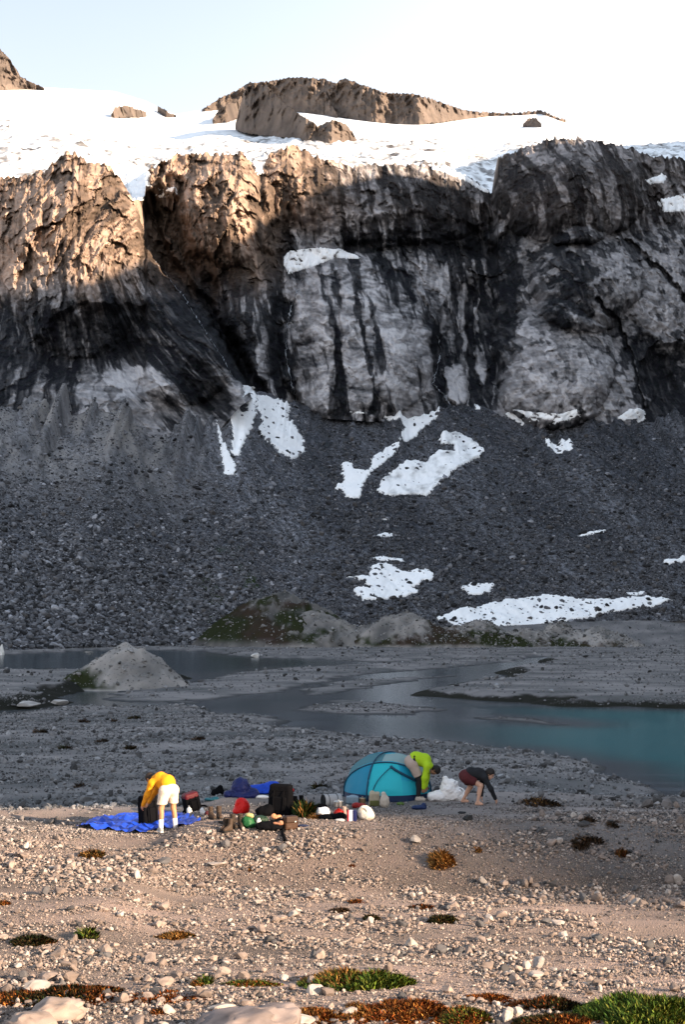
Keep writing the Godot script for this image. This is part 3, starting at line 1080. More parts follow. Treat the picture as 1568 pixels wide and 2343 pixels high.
func mound(called: String, u: float, v: float, d: float, left: float, right: float, deep: float, label_kind: Array, mat: Material, sharp := 1.0, floor_y := 0.1) -> void:
	var apex := at(u, v, d)
	var w := 110
	var h := 70
	var p := PackedVector3Array()
	var c := PackedColorArray()
	var green: float = label_kind[0]
	var lean: float = label_kind[1]
	for j in h:
		for i in w:
			var a := float(i) / (w - 1) * 2.0 - 1.0
			var b := float(j) / (h - 1) * 2.0 - 1.0
			var x := a * (left if a < 0.0 else right)
			var z := -b * deep
			var r := Vector2(a, b).length()
			r += 0.07 * n_mid.get_noise_2d((apex.x + x) * 5.0, z * 5.0) * minf(r * 3.0, 1.0)
			var t := clampf(1.0 - r, 0.0, 1.0)
			var hgt := pow(t, sharp)
			var gully := n_ridge.get_noise_2d((apex.x + x) * 3.4 + z, z * 1.4 + (1.0 - t) * 4.0)
			var y := floor_y - 0.5 + (apex.y - floor_y + 0.5) * hgt + (0.3 + apex.y * 0.06) * (gully + 0.8 * n_mid.get_noise_2d((apex.x + x) * 3.0, z * 3.0)) * sin(PI * t) + 0.28 * n_fine.get_noise_2d((apex.x + x) * 9.0, z * 9.0) * minf(t * 4.0, 1.0)
			p.append(Vector3(apex.x + x, y, apex.z + z))
			var veg := smoothstep(0.0, 0.3, green - t * 1.1 + lean * a + 0.5 * n_mid.get_noise_2d((apex.x + x) * 4.0, z * 4.0 + y * 3.0) + 0.3 * n_fine.get_noise_2d((apex.x + x) * 7.0, y * 9.0))
			var earth := (Color(0.10, 0.097, 0.095).lerp(Color(0.27, 0.25, 0.235),  clampf(0.5 + 0.7 * n_mid.get_noise_2d((apex.x + x) * 5.0, y * 6.0) + 0.6 * gully, 0.0, 1.0))) * float(label_kind[2])
			var moss := Color(0.02, 0.027, 0.01).lerp(Color(0.038, 0.024, 0.018), clampf(0.3 + 1.6 * n_mid.get_noise_2d((apex.x + x) * 3.0 + 50.0, y * 5.0), 0.0, 1.0))
			c.append(earth.lerp(moss, veg * smoothstep(0.02, 0.1, t)))
	var o := structure(called, grid_mesh(p, c, w, h), mat)
	var xf: Array[Transform3D] = []
	var cc := PackedColorArray()
	for k in 1500:
		var q := p[rng.randi() % p.size()]
		if q.y < 0.2:
			continue
		xf.append(tumble(0.045 * d / 120.0 * pow(maxf(rng.randf(), 0.01), -0.4), q, 0.2))
		var s := rng.randf_range(0.05, 0.33)
		cc.append(Color(s, s * 0.97, s * 0.95))
	scatter("loose_stones", stone_meshes[0], m_stone, xf, cc, o)

# ------------------------------------------------------------------ the scene
func _ready() -> void:
	var cam := Camera3D.new()
	cam.name = "camera"
	cam.fov = rad_to_deg(2.0 * atan(1171.5 / F))
	cam.near = 0.2
	cam.far = 6000.0
	add_child(cam)
	cam.position = EYE
	cam.rotation.x = TILT
	cam.current = true

	var env := Environment.new()
	env.background_mode = Environment.BG_SKY
	env.tonemap_mode = Environment.TONE_MAPPER_LINEAR
	env.tonemap_exposure = 3.3
	env.sdfgi_enabled = true
	env.ssao_enabled = true
	env.ssil_enabled = true
	env.sky = Sky.new()
	env.sky.sky_material = evening_sky()
	var world := WorldEnvironment.new()
	world.name = "world"
	world.environment = env
	add_child(world)

	var sun := DirectionalLight3D.new()
	sun.name = "sun"
	sun.light_color = Color(1.0, 0.78, 0.57).linear_to_srgb()
	sun.light_energy = 1.6
	sun.light_angular_distance = 0.45
	sun.shadow_enabled = true
	sun.directional_shadow_max_distance = 1500.0
	add_child(sun)
	sun.look_at_from_position(SUNWARD + Vector3(0, SUN_TAN, 0), Vector3.ZERO)

	setup_noise()
	for k in 5:
		stone_meshes.append(rock_mesh(40 + k, 0.3, 1))
		pebble_meshes.append(rock_mesh(60 + k, 0.25, 0 if k < 2 else 1))
	make_setting()
	make_snow()
	make_stones()
	make_plants()
	make_camp()
	make_people()

func evening_sky() -> PanoramaSkyMaterial:
	var w := 512
	var h := 256
	var im := Image.create(w, h, false, Image.FORMAT_RGBAF)
	for j in h:
		var y := sin((0.5 - (j + 0.5) / h) * PI)
		for i in w:
			var az := (i + 0.5) / w * TAU                   # 0 ahead, positive to the right
			var side := 0.5 + 0.5 * cos(az - 2.18)          # brightest towards the low sun
			side = smoothstep(0.11, 0.36, side)
			var up := maxf(y, 0.0)
			var t := pow(1.0 - up, lerpf(3.9, 2.2, side))
			var zen := Vector3(0.32, 0.42, 0.56)
			var hor := Vector3(1.62, 1.58, 1.54) * lerpf(0.95, 1.25, side)
			var c := zen.lerp(hor, t) * SKY_LEVEL
			if y < 0.0:
				c = c.lerp(Vector3(0.2, 0.19, 0.18) * SKY_LEVEL, smoothstep(0.0, -0.1, y))
			im.set_pixel(i, j, Color(c.x, c.y, c.z))
	var m := PanoramaSkyMaterial.new()
	m.panorama = ImageTexture.create_from_image(im)
	return m

const SKY_LEVEL := 0.47

func setup_noise() -> void:
	rng.seed = 20
	n_big.seed = 1
	n_big.frequency = 0.012
	n_big.fractal_octaves = 3
	n_mid.seed = 2
	n_mid.frequency = 0.03
	n_mid.fractal_octaves = 3
	n_fine.seed = 3
	n_fine.frequency = 0.06
	n_fine.fractal_octaves = 4
	n_ridge.seed = 4
	n_ridge.frequency = 0.055
	n_ridge.fractal_type = FastNoiseLite.FRACTAL_RIDGED
	n_ridge.fractal_octaves = 3
	n_cell.seed = 5
	n_cell.noise_type = FastNoiseLite.TYPE_CELLULAR
	n_cell.frequency = 0.06
	n_cell.cellular_return_type = FastNoiseLite.RETURN_DISTANCE2_SUB
	n_cell.fractal_octaves = 2
	n_block.seed = 6
	n_block.noise_type = FastNoiseLite.TYPE_CELLULAR
	n_block.frequency = 0.06
	n_block.cellular_return_type = FastNoiseLite.RETURN_CELL_VALUE
	n_block.fractal_type = FastNoiseLite.FRACTAL_NONE

var m_ground: StandardMaterial3D
var m_rock: StandardMaterial3D
var m_rubble: StandardMaterial3D
var m_snow: StandardMaterial3D
var m_stone: StandardMaterial3D
var o_ground: Node3D
var o_talus: Node3D

func make_setting() -> void:
	m_ground = tinted(0.95, noise_tex(0.06, 5, 11, 10.0), 0.8, 1.0)
	m_rock = tinted(0.85, noise_tex(0.03, 5, 12, 12.0), 0.06, 1.0)
	m_rubble = tinted(0.95, noise_tex(0.05, 4, 13, 14.0, true), 0.1, 1.0)
	m_stone = tinted(0.9, noise_tex(0.05, 3, 14, 5.0), 4.0, 0.6)
	m_snow = tinted(0.75, noise_tex(0.02, 4, 15, 4.0), 0.2, 0.7)
	var m_ice := tinted(0.6, noise_tex(0.02, 4, 16, 5.0), 0.03, 0.8)
	var m_water := tinted(0.17, noise_tex(0.025, 3, 17, 1.4), 0.5, 0.16)
	m_water.metallic_specular = 0.32
	o_ground = make_floor(m_ground)
	make_outer_floor(m_ground)
	make_water(m_water)
	o_talus = make_talus(m_rubble)
	make_cliff(m_rock)
	make_glacier(m_ice)
	make_peak("rock_peak", [-220, 40, -120, 55, -60, 70, 0, 113, 20, 133, 45, 173, 70, 188, 100, 201], [-220, 230, -60, 215, 0, 203, 60, 201, 100, 203], m_rock, 1.05)
	make_peak("rock_massif", [462, 250, 500, 226, 545, 205, 570, 190, 610, 187, 640, 181, 680, 176, 745, 182, 768, 191, 777, 186, 790, 178, 835, 196, 880, 212, 950, 215, 1000, 230, 1062, 252, 1110, 257, 1180, 259, 1240, 252, 1262, 262, 1296, 274], [462, 252, 520, 245, 620, 246, 760, 262, 860, 276, 960, 282, 1040, 272, 1120, 262, 1240, 258, 1296, 278], m_rock)
	make_peak("rock_outcrop", [636, 208, 680, 202, 722, 196, 746, 212, 764, 248, 772, 262], [636, 234, 700, 252, 764, 264, 772, 266], m_rock, 1.15)
	make_peak("rock_outcrop", [538, 285, 548, 250, 556, 215, 566, 197, 580, 191, 612, 196, 640, 226, 680, 258, 728, 287, 765, 273, 792, 285, 806, 300, 817, 321], [538, 290, 560, 300, 640, 310, 700, 320, 760, 325, 817, 325], m_rock, 0.95)
	make_peak("rock_outcrop", [486, 274, 500, 250, 520, 240, 546, 232, 556, 250], [486, 277, 520, 276, 556, 262], m_rock, 0.8)
	make_peak("rock_outcrop", [254, 262, 262, 246, 285, 240, 310, 248, 334, 256], [254, 264, 300, 264, 334, 260], m_rock)
	make_peak("rock_outcrop", [360, 242, 372, 248, 385, 256, 402, 263], [360, 252, 380, 265, 402, 265], m_rock, 0.9)
	make_peak("rock_outcrop", [1198, 283, 1210, 271, 1226, 270, 1240, 283], [1198, 286, 1220, 286, 1240, 286], m_rock)
	make_ridge(m_rubble)
	var m_till := tinted(0.95, noise_tex(0.05, 5, 18, 12.0), 0.35, 1.0)
	mound("moraine_mound", 285, 1470, 122, 6.2, 6.0, 5.5, [0.3, -0.75, 1.25], m_till, 1.0, 0.4)
	mound("moraine_mound", 650, 1352, 262, 17, 16, 20, [0.8, -0.35, 0.6], m_till, 0.72, 0.3)
	mound("moraine_mound", 715, 1396, 254, 14, 13, 14, [0.3, -0.15, 0.85], m_till, 0.7, 0.3)
	mound("moraine_mound", 925, 1398, 250, 13, 12, 10, [0.5, 0.35, 1.05], m_till, 0.75, 0.3)
	mound("moraine_mound", 1090, 1417, 246, 8.5, 7.5, 7, [0.6, -0.35, 1.0], m_till, 0.65, 0.3)
	mound("moraine_mound", 1195, 1436, 246, 8, 8, 7, [0.55, -0.3, 1.0], m_till, 0.7, 0.3)
	mound("moraine_mound", 1370, 1432, 246, 10.5, 8.5, 8, [0.25, -0.2, 1.15], m_till, 0.8, 0.3)
	mound("moraine_mound", 1285, 1424, 256, 6, 5, 5, [0.1, 0.0, 1.1], m_till, 0.7, 1.5)

func make_snow() -> void:
	snow_patch([588, 900, 640, 915, 664, 930, 660, 965, 690, 1010, 698, 1045, 670, 1062, 645, 1045, 610, 1010, 592, 985, 600, 955, 588, 930], "long white snow patch running down from the foot of the dark gully", m_snow, 0.8, 7)
	snow_patch([556, 882, 580, 886, 588, 905, 586, 950, 575, 985, 560, 1010, 545, 1048, 528, 1040, 534, 1000, 508, 968, 530, 952, 568, 945, 560, 915], "ragged snow patch left of the long one under the gully", m_snow, 0.8, 6)
	snow_patch([494, 975, 503, 985, 508, 1020, 525, 1045, 543, 1070, 536, 1088, 512, 1080, 505, 1050, 498, 1010], "thin broken snow strip, leftmost on the talus", m_snow, 0.6, 6)
	snow_patch([650, 588, 662, 576, 720, 569, 780, 572, 828, 590, 810, 594, 770, 590, 720, 608, 660, 628, 650, 610], "smooth snow bank lying on the rock ledge above the pale dome", m_snow, 1.2, 3)
	snow_patch([870, 958, 905, 962, 950, 955, 1005, 944, 1008, 955, 975, 978, 940, 1008, 925, 1018, 918, 1005, 928, 985, 890, 972], "snow wedge at the right foot of the pale dome", m_snow, 0.8, 4)
	snow_patch([800, 941, 830, 943, 842, 956, 820, 953], "small snow sliver at the foot of the pale dome", m_snow, 0.5, 2)
	snow_patch([920, 1012, 905, 1040, 865, 1070, 842, 1078, 852, 1050, 870, 1030, 900, 1022], "narrow slanting snow strip below the wedge", m_snow, 0.5, 5)
	snow_patch([1020, 994, 1060, 990, 1085, 1005, 1110, 1026, 1098, 1045, 1060, 1065, 1020, 1098, 985, 1128, 945, 1130, 900, 1135, 862, 1118, 880, 1092, 915, 1068, 950, 1050, 975, 1060, 1000, 1035, 1035, 1036, 1040, 1022, 1010, 1020, 1005, 1008], "large grey-stained snow patch curving over the middle talus", m_snow, 0.9, 6, "snow_patch", 0.8)
	snow_patch([850, 1075, 835, 1100, 820, 1140, 800, 1140, 770, 1120, 785, 1100, 780, 1060, 800, 1055, 812, 1072], "snow patch at the lower left end of the curving one", m_snow, 0.8, 8)
	snow_patch([1155, 948, 1175, 938, 1230, 946, 1280, 948, 1320, 937, 1331, 955, 1290, 968, 1235, 980, 1190, 972], "white snow band at the foot of the right dome", m_snow, 0.9, 4)
	snow_patch([1410, 958, 1440, 938, 1468, 936, 1480, 945, 1474, 964, 1435, 966], "short snow patch at the cliff foot near the right edge", m_snow, 0.9, 4)
	snow_patch([1248, 1018, 1280, 1014, 1312, 1016, 1310, 1034, 1275, 1038, 1252, 1030], "small ragged snow patch alone on the upper right talus", m_snow, 0.6, 7)
	snow_patch([1324, 1224, 1335, 1212, 1360, 1214, 1388, 1211, 1378, 1221, 1345, 1220], "thin snow streak on the lower right talus", m_snow, 0.4, 3)
	snow_patch([845, 1278, 870, 1274, 920, 1274, 925, 1282, 870, 1284], "thin snow bar above the jagged snow patch", m_snow, 0.4, 3)
	snow_patch([790, 1322, 845, 1318, 850, 1295, 885, 1285, 925, 1300, 985, 1302, 1000, 1325, 945, 1332, 958, 1352, 900, 1360, 865, 1374, 830, 1370, 806, 1350, 850, 1340, 830, 1328], "jagged snow patch low on the middle talus", m_snow, 0.8, 9)
	snow_patch([1055, 1346, 1075, 1338, 1135, 1338, 1125, 1350, 1100, 1362, 1075, 1360], "small snow patch right of the jagged one", m_snow, 0.6, 6)
	snow_patch([998, 1412, 1090, 1388, 1180, 1372, 1250, 1362, 1300, 1366, 1400, 1370, 1480, 1362, 1538, 1374, 1500, 1385, 1420, 1395, 1330, 1418, 1240, 1428, 1140, 1440, 1040, 1434], "broad snowfield spread behind the moraine mounds", m_snow, 0.7, 6, "snowfield")
	snow_patch([1515, 1290, 1568, 1275, 1700, 1262, 1700, 1280, 1568, 1292, 1530, 1300], "snow streak cut by the right edge low on the talus", m_snow, 0.6, 4)
	snow_patch([1430, 1354, 1450, 1350, 1480, 1352, 1470, 1360, 1440, 1360], "little snow scrap above the broad snowfield", m_snow, 0.4, 4)
	snow_patch([864, 1230, 880, 1222, 900, 1220, 898, 1227, 872, 1235], "tiny snow scrap over the jagged patch", m_snow, 0.4, 3)
	snow_patch([874, 1188, 888, 1186, 890, 1194, 876, 1195], "tiniest snow dot on the middle talus", m_snow, 0.4, 2)
	snow_patch([1087, 925, 1098, 927, 1100, 934, 1088, 936], "little snow spot at the foot of the wet black recess", m_snow, 0.5, 3)
	snow_patch([285, 405, 300, 396, 335, 388, 345, 400, 338, 425, 370, 435, 405, 432, 408, 446, 370, 452, 330, 460, 305, 458, 296, 432], "bright snow tongue in the notch right of the sunlit buttress", m_snow, 1.5, 4)
	snow_patch([575, 370, 598, 376, 604, 398, 590, 402, 582, 388], "small snow corner in the notch between two crags", m_snow, 1.0, 2)
	snow_patch([985, 374, 1020, 380, 1060, 398, 1100, 425, 1132, 442, 1110, 440, 1060, 412, 1015, 394, 990, 388], "snow ribbon spilling down right of the dark band", m_snow, 1.2, 3)
	snow_patch([1478, 412, 1500, 406, 1515, 398, 1528, 405, 1520, 420, 1490, 422], "small snow patch on the crag by the right edge", m_snow, 0.9, 3)
	snow_patch([1502, 460, 1540, 452, 1568, 445, 1700, 440, 1700, 480, 1568, 484, 1520, 486], "snow shelf cut by the right edge of the cliff", m_snow, 1.0, 4)
	var foam := plain(srgb(0.42, 0.45, 0.5), 0.4)
	waterfall([690, 640, 668, 700, 655, 760, 655, 820, 668, 880, 682, 930], 0.5, "thin waterfall left of the pale dome", foam)
	waterfall([1000, 770, 1010, 800, 1000, 850, 990, 880, 1015, 905, 1035, 935], 0.6, "zigzag waterfall right of the pale dome", foam)
	waterfall([355, 600, 420, 680, 470, 760, 515, 830, 540, 875], 0.32, "long slanting stream down the edge of the left buttress", foam)


# ------------------------------------------------------------------ stones and boulders
var stone_meshes: Array[Mesh] = []
var pebble_meshes: Array[Mesh] = []

func tumble(r: float, where: Vector3, squash := 0.3) -> Transform3D:
	var b := Basis.from_euler(Vector3(rng.randf() * TAU, rng.randf() * TAU, rng.randf() * TAU))
	b = Basis.from_scale(Vector3(rng.randf_range(0.8, 1.25), rng.randf_range(0.65, 1.0), rng.randf_range(0.8, 1.2)) * r) * b
	return Transform3D(b, where + Vector3.UP * r * squash)

func stone_color(d: float) -> Color:
	var k := rng.randf()
	var c := Color(0.27, 0.21, 0.178) * rng.randf_range(0.55, 1.25)
	if k < 0.22:
		c = Color(0.085, 0.08, 0.08) * rng.randf_range(0.6, 1.3)
	elif k > 0.84:
		c = Color(0.42, 0.355, 0.31) * rng.randf_range(0.85, 1.1)
	if d > 29.0:
		c = c.lerp(Color(c.g, c.g, c.g * 1.04) * 0.85, smoothstep(29.0, 37.0, d))  # stones beyond the shadow edge greyed and dimmed: shade in their colour
	return c

func sow(kinds: Array[Mesh], many: int, d0: float, d1: float, reach: float, least: float, most: float, steep: float, called: String, keep: int) -> void:
	var sets := []
	for m in kinds:
		sets.append([[] as Array[Transform3D], PackedColorArray()])
	var big := []
	for k in many:
		var d := sqrt(lerpf(d0 * d0, d1 * d1, rng.randf()))
		var x := rng.randf_range(-reach, reach) * d
		var r := minf(least * pow(maxf(rng.randf(), 0.0001), -steep), most)
		var clump := n_mid.get_noise_2d(x * 14.0 + 600.0, d * 26.0) + 0.6 * n_big.get_noise_2d(x * 9.0 + 30.0, d * 18.0)
		var steep_bank := smoothstep(27.6, 28.4, d) * smoothstep(30.6, 29.8, d) * 0.4
		if clump + steep_bank < rng.randf_range(-0.8, 0.12):
			continue
		r *= lerpf(0.62, 1.25, smoothstep(-0.3, 0.35, clump))
		var gap := [0.0]
		if d > 44.0:
			floor_height(x, d, gap)
			if gap[0] < 0.25 + rng.randf() * 0.8:
				continue
		var p := Vector3(x, ground(x, -d), -d)
		if in_camp(p) and r > 0.035:
			continue
		big.append([r / d, tumble(r, p, 0.42), stone_color(d), rng.randi() % kinds.size()])
	big.sort_custom(func(a: Array, b: Array) -> bool: return a[0] > b[0])
	for k in big.size():
		var q: Array = big[k]
		if k < keep:
			var o := MeshInstance3D.new()
			o.name = "stone"
			o.mesh = kinds[q[3]]
			o.transform = q[1]
			o.material_override = stone_paint(q[2])
			o_ground.add_child(o, true)
		else:
			sets[q[3]][0].append(q[1])
			sets[q[3]][1].append(q[2])
	for i in kinds.size():
		if sets[i][0].size() > 0:
			scatter(called, kinds[i], m_stone, sets[i][0], sets[i][1], o_ground)

var paints := {}
func stone_paint(c: Color) -> StandardMaterial3D:
	var key := "%d_%d" % [int(c.r * 24.0), int(c.b * 30.0)]
	if not paints.has(key):
		var m := plain(c.linear_to_srgb(), 0.9, m_stone.normal_texture, 2.5, 0.8)
		m.vertex_color_use_as_albedo = true
		paints[key] = m
	return paints[key]

func in_camp(p: Vector3) -> bool:
	return p.z < -30.2 and p.z > -36.0 and p.x > -5.6 and p.x < 4.0

func rock(u: float, v: float, size: Vector3, turn: Vector3, c: Color, label: String, seed_: int, sink := 0.3, detail := 2) -> void:
	var p := put_on_ground(u, v)
	var o := part("boulder", rock_mesh(seed_, 0.22 if detail < 3 else 0.4, detail, detail < 3, 1.0 if detail < 3 else 0.45), stone_paint(c))
	o.transform = Transform3D(Basis.from_euler(turn) * Basis.from_scale(size), p + Vector3.UP * size.y * sink)
	tag(o, label, "rock")

func make_stones() -> void:
	sow(pebble_meshes, 330000, 12.5, 34.0, 0.31, 0.0075, 0.045, 0.40, "loose_pebbles", 0)
	sow(stone_meshes, 22000, 13.0, 34.0, 0.31, 0.018, 0.115, 0.40, "loose_stones", 250)
	sow(pebble_meshes, 100000, 33.0, 100.0, 0.32, 0.028, 0.17, 0.38, "gravel_stones", 0)
	sow(pebble_meshes, 26000, 100.0, 295.0, 0.3, 0.06, 0.3, 0.4, "bar_stones", 0)
	sow(pebble_meshes, 60000, 27.0, 33.0, 0.32, 0.012, 0.06, 0.40, "bank_pebbles", 0)
	# the band of bigger stones on the right of the flat
	for k in 130:
		var u := rng.randf_range(1075, 1480)
		var v := 2040 + (u - 1280) * 0.03 + rng.randfn() * 16.0
		if k > 85:
			u = rng.randf_range(940, 1160)
			v = 2095 + rng.randfn() * 14.0
		var p := put_on_ground(u, v)
		var r := 0.036 * pow(maxf(rng.randf(), 0.02), -0.35)
		var o := MeshInstance3D.new()
		o.name = "stone"
		o.mesh = stone_meshes[k % 5]
		o.transform = tumble(r, p, 0.45)
		o.material_override = stone_paint(stone_color(20.0))
		o_ground.add_child(o, true)
	var pale := Color(0.33, 0.275, 0.24)
	rock(562, 2372, Vector3(0.72, 0.42, 0.6), Vector3(0, 0.4, 0.05), Color(0.23, 0.185, 0.172), "large smooth pale boulder cut by the bottom edge, left of centre", 3, 0.05, 4)
	rock(120, 2333, Vector3(0.36, 0.24, 0.3), Vector3(0, 0.3, 0.1), Color(0.32, 0.25, 0.19), "cream boulder at the bottom left corner, right one of two", 4, 0.25, 3)
	rock(72, 2352, Vector3(0.34, 0.2, 0.3), Vector3(0, 1.3, 0), Color(0.27, 0.215, 0.17), "cream boulder at the bottom left corner, left one of two", 5, 0.15, 3)
	rock(78, 2277, Vector3(0.2, 0.19, 0.18), Vector3(0.3, 0.2, 0.5), Color(0.3, 0.27, 0.25), "pointed grey boulder in the rust mat on the left", 6, 0.35)
	rock(498, 1981, Vector3(0.25, 0.10, 0.16), Vector3(0, 0.2, 0.05), Color(0.36, 0.31, 0.27), "flat whitish boulder lying below the bank, left of centre", 7, 0.4)
	rock(952, 1928, Vector3(0.15, 0.15, 0.13), Vector3(0.2, 0.9, 0.1), Color(0.3, 0.27, 0.25), "rounded grey boulder on the face of the bank", 8, 0.5)
	rock(1232, 2214, Vector3(0.11, 0.14, 0.1), Vector3(0.2, 0.3, 0.3), pale, "white wedge-shaped rock in the dark hollow on the right", 9, 0.45)
	rock(1107, 2024, Vector3(0.1, 0.15, 0.09), Vector3(0, 0.5, 0.1), pale, "upright white rock at the left end of the stone band", 10, 0.5)
	rock(1456, 2070, Vector3(0.12, 0.11, 0.1), Vector3(0.4, 0.5, 0.1), pale, "white rock at the right end of the stone band", 11, 0.5)
	rock(1268, 2030, Vector3(0.08, 0.13, 0.08), Vector3(0, 0.2, 0), Color(0.07, 0.065, 0.065), "dark upright rock in the middle of the stone band", 12, 0.5)
	rock(1160, 2336, Vector3(0.14, 0.15, 0.12), Vector3(0, 1.0, 0.1), Color(0.38, 0.34, 0.32), "pale rock in the rust mat near the bottom edge, right of centre", 13, 0.4)
	rock(505, 2310, Vector3(0.18, 0.07, 0.12), Vector3(0, 0.2, 0), Color(0.4, 0.36, 0.33), "flat pale rock beside the large bottom boulder", 14, 0.4)
	rock(1072, 1878, Vector3(0.13, 0.11, 0.11), Vector3(0, 0.7, 0), Color(0.03, 0.032, 0.035), "small black rock on the terrace edge below the barefoot person", 15, 0.5)
	rock(1057, 1863, Vector3(0.11, 0.07, 0.09), Vector3(0, 0.2, 0), Color(0.035, 0.036, 0.04), "small flat dark rock just behind the black one", 16, 0.4)
	rock(1338, 1890, Vector3(0.16, 0.12, 0.12), Vector3(0, 0.2, 0), Color(0.05, 0.05, 0.055), "dark rock on the shaded bank at the right", 17, 0.4)
	rock(700, 2345, Vector3(0.16, 0.12, 0.12), Vector3(0, 0.9, 0), Color(0.36, 0.33, 0.3), "small grey rock just right of the large bottom boulder", 18, 0.4)
	rock(583, 1506, Vector3(0.7, 0.7, 0.6), Vector3(0, 0.3, 0), Color(0.7, 0.68, 0.66), "white block at the edge of the far lake", 19, 0.5)
	rock(2, 1500, Vector3(0.5, 1.6, 0.5), Vector3(0, 0.3, 0), Color(0.75, 0.74, 0.72), "white block by the lake at the left edge", 21, 0.4)
	rock(135, 1612, Vector3(0.9, 0.4, 0.6), Vector3(0, 0.3, 0), Color(0.5, 0.48, 0.47), "pale boulder at the water below the pointed mound", 22, 0.4)
	rock(60, 1617, Vector3(1.1, 0.35, 0.6), Vector3(0, 0.8, 0), Color(0.45, 0.43, 0.42), "pale boulder at the water, further left below the mound", 23, 0.4)
	# blocks on the talus
	var sets := []
	for m in 5:
		sets.append([[] as Array[Transform3D], PackedColorArray()])
	var all := []
	for k in 270000:
		var u := rng.randf_range(-160, 1730)
		var t := pow(rng.randf(), 1.25)
		var fv := tab(foot_v, u)
		var bv := cliff_foot(u)
		var v := lerpf(fv, bv, t)
		var coarse := smoothstep(900.0, 100.0, u) * (1.0 - smoothstep(0.1, 0.75, t))
		var clump := n_mid.get_noise_2d(u * 0.6, v * 1.1)
		if clump + coarse * 0.5 < rng.randf_range(-0.7, 0.35):
			continue
		if u < 620.0 and t > 0.72 and rng.randf() < 0.5:
			continue
		var r := minf(lerpf(0.13, 0.19, coarse) * pow(maxf(rng.randf(), 0.0004), -0.34), 0.95)
		var p := slope_point(u, v)
		var b := rng.randf_range(0.07, 0.21)
		if rng.randf() < 0.13:
			b = rng.randf_range(0.24, 0.42)
		if rng.randf() < 0.2:
			b = 0.035
		if u > 700.0:
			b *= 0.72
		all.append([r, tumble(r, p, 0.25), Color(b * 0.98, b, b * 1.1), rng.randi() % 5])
	all.sort_custom(func(a: Array, b: Array) -> bool: return a[0] > b[0])
	for k in all.size():
		var q: Array = all[k]
		if k < 260:
			var o := MeshInstance3D.new()
			o.name = "boulder"
			o.mesh = stone_meshes[q[3]]
			o.transform = q[1]
			o.material_override = stone_paint(q[2])
			o_talus.add_child(o, true)
		else:
			sets[q[3]][0].append(q[1])
			sets[q[3]][1].append(q[2])
	for i in 5:
		scatter("boulder_field", stone_meshes[i], m_stone, sets[i][0], sets[i][1], o_talus)

# ------------------------------------------------------------------ plants
const RUST := [Color(0.36, 0.10, 0.022), Color(0.24, 0.06, 0.016), Color(0.44, 0.17, 0.035), Color(0.10, 0.04, 0.015)]
const GREEN := [Color(0.085, 0.15, 0.022), Color(0.14, 0.20, 0.028), Color(0.045, 0.085, 0.016), Color(0.22, 0.22, 0.04)]
const STRAW := [Color(0.42, 0.2, 0.05), Color(0.5, 0.27, 0.08), Color(0.3, 0.13, 0.035), Color(0.2, 0.08, 0.02)]
const BROWN := [Color(0.09, 0.05, 0.028), Color(0.05, 0.032, 0.02), Color(0.13, 0.065, 0.03), Color(0.035, 0.028, 0.018)]
const MOSSY := [Color(0.035, 0.045, 0.014), Color(0.08, 0.05, 0.016), Color(0.05, 0.025, 0.012), Color(0.02, 0.03, 0.01)]

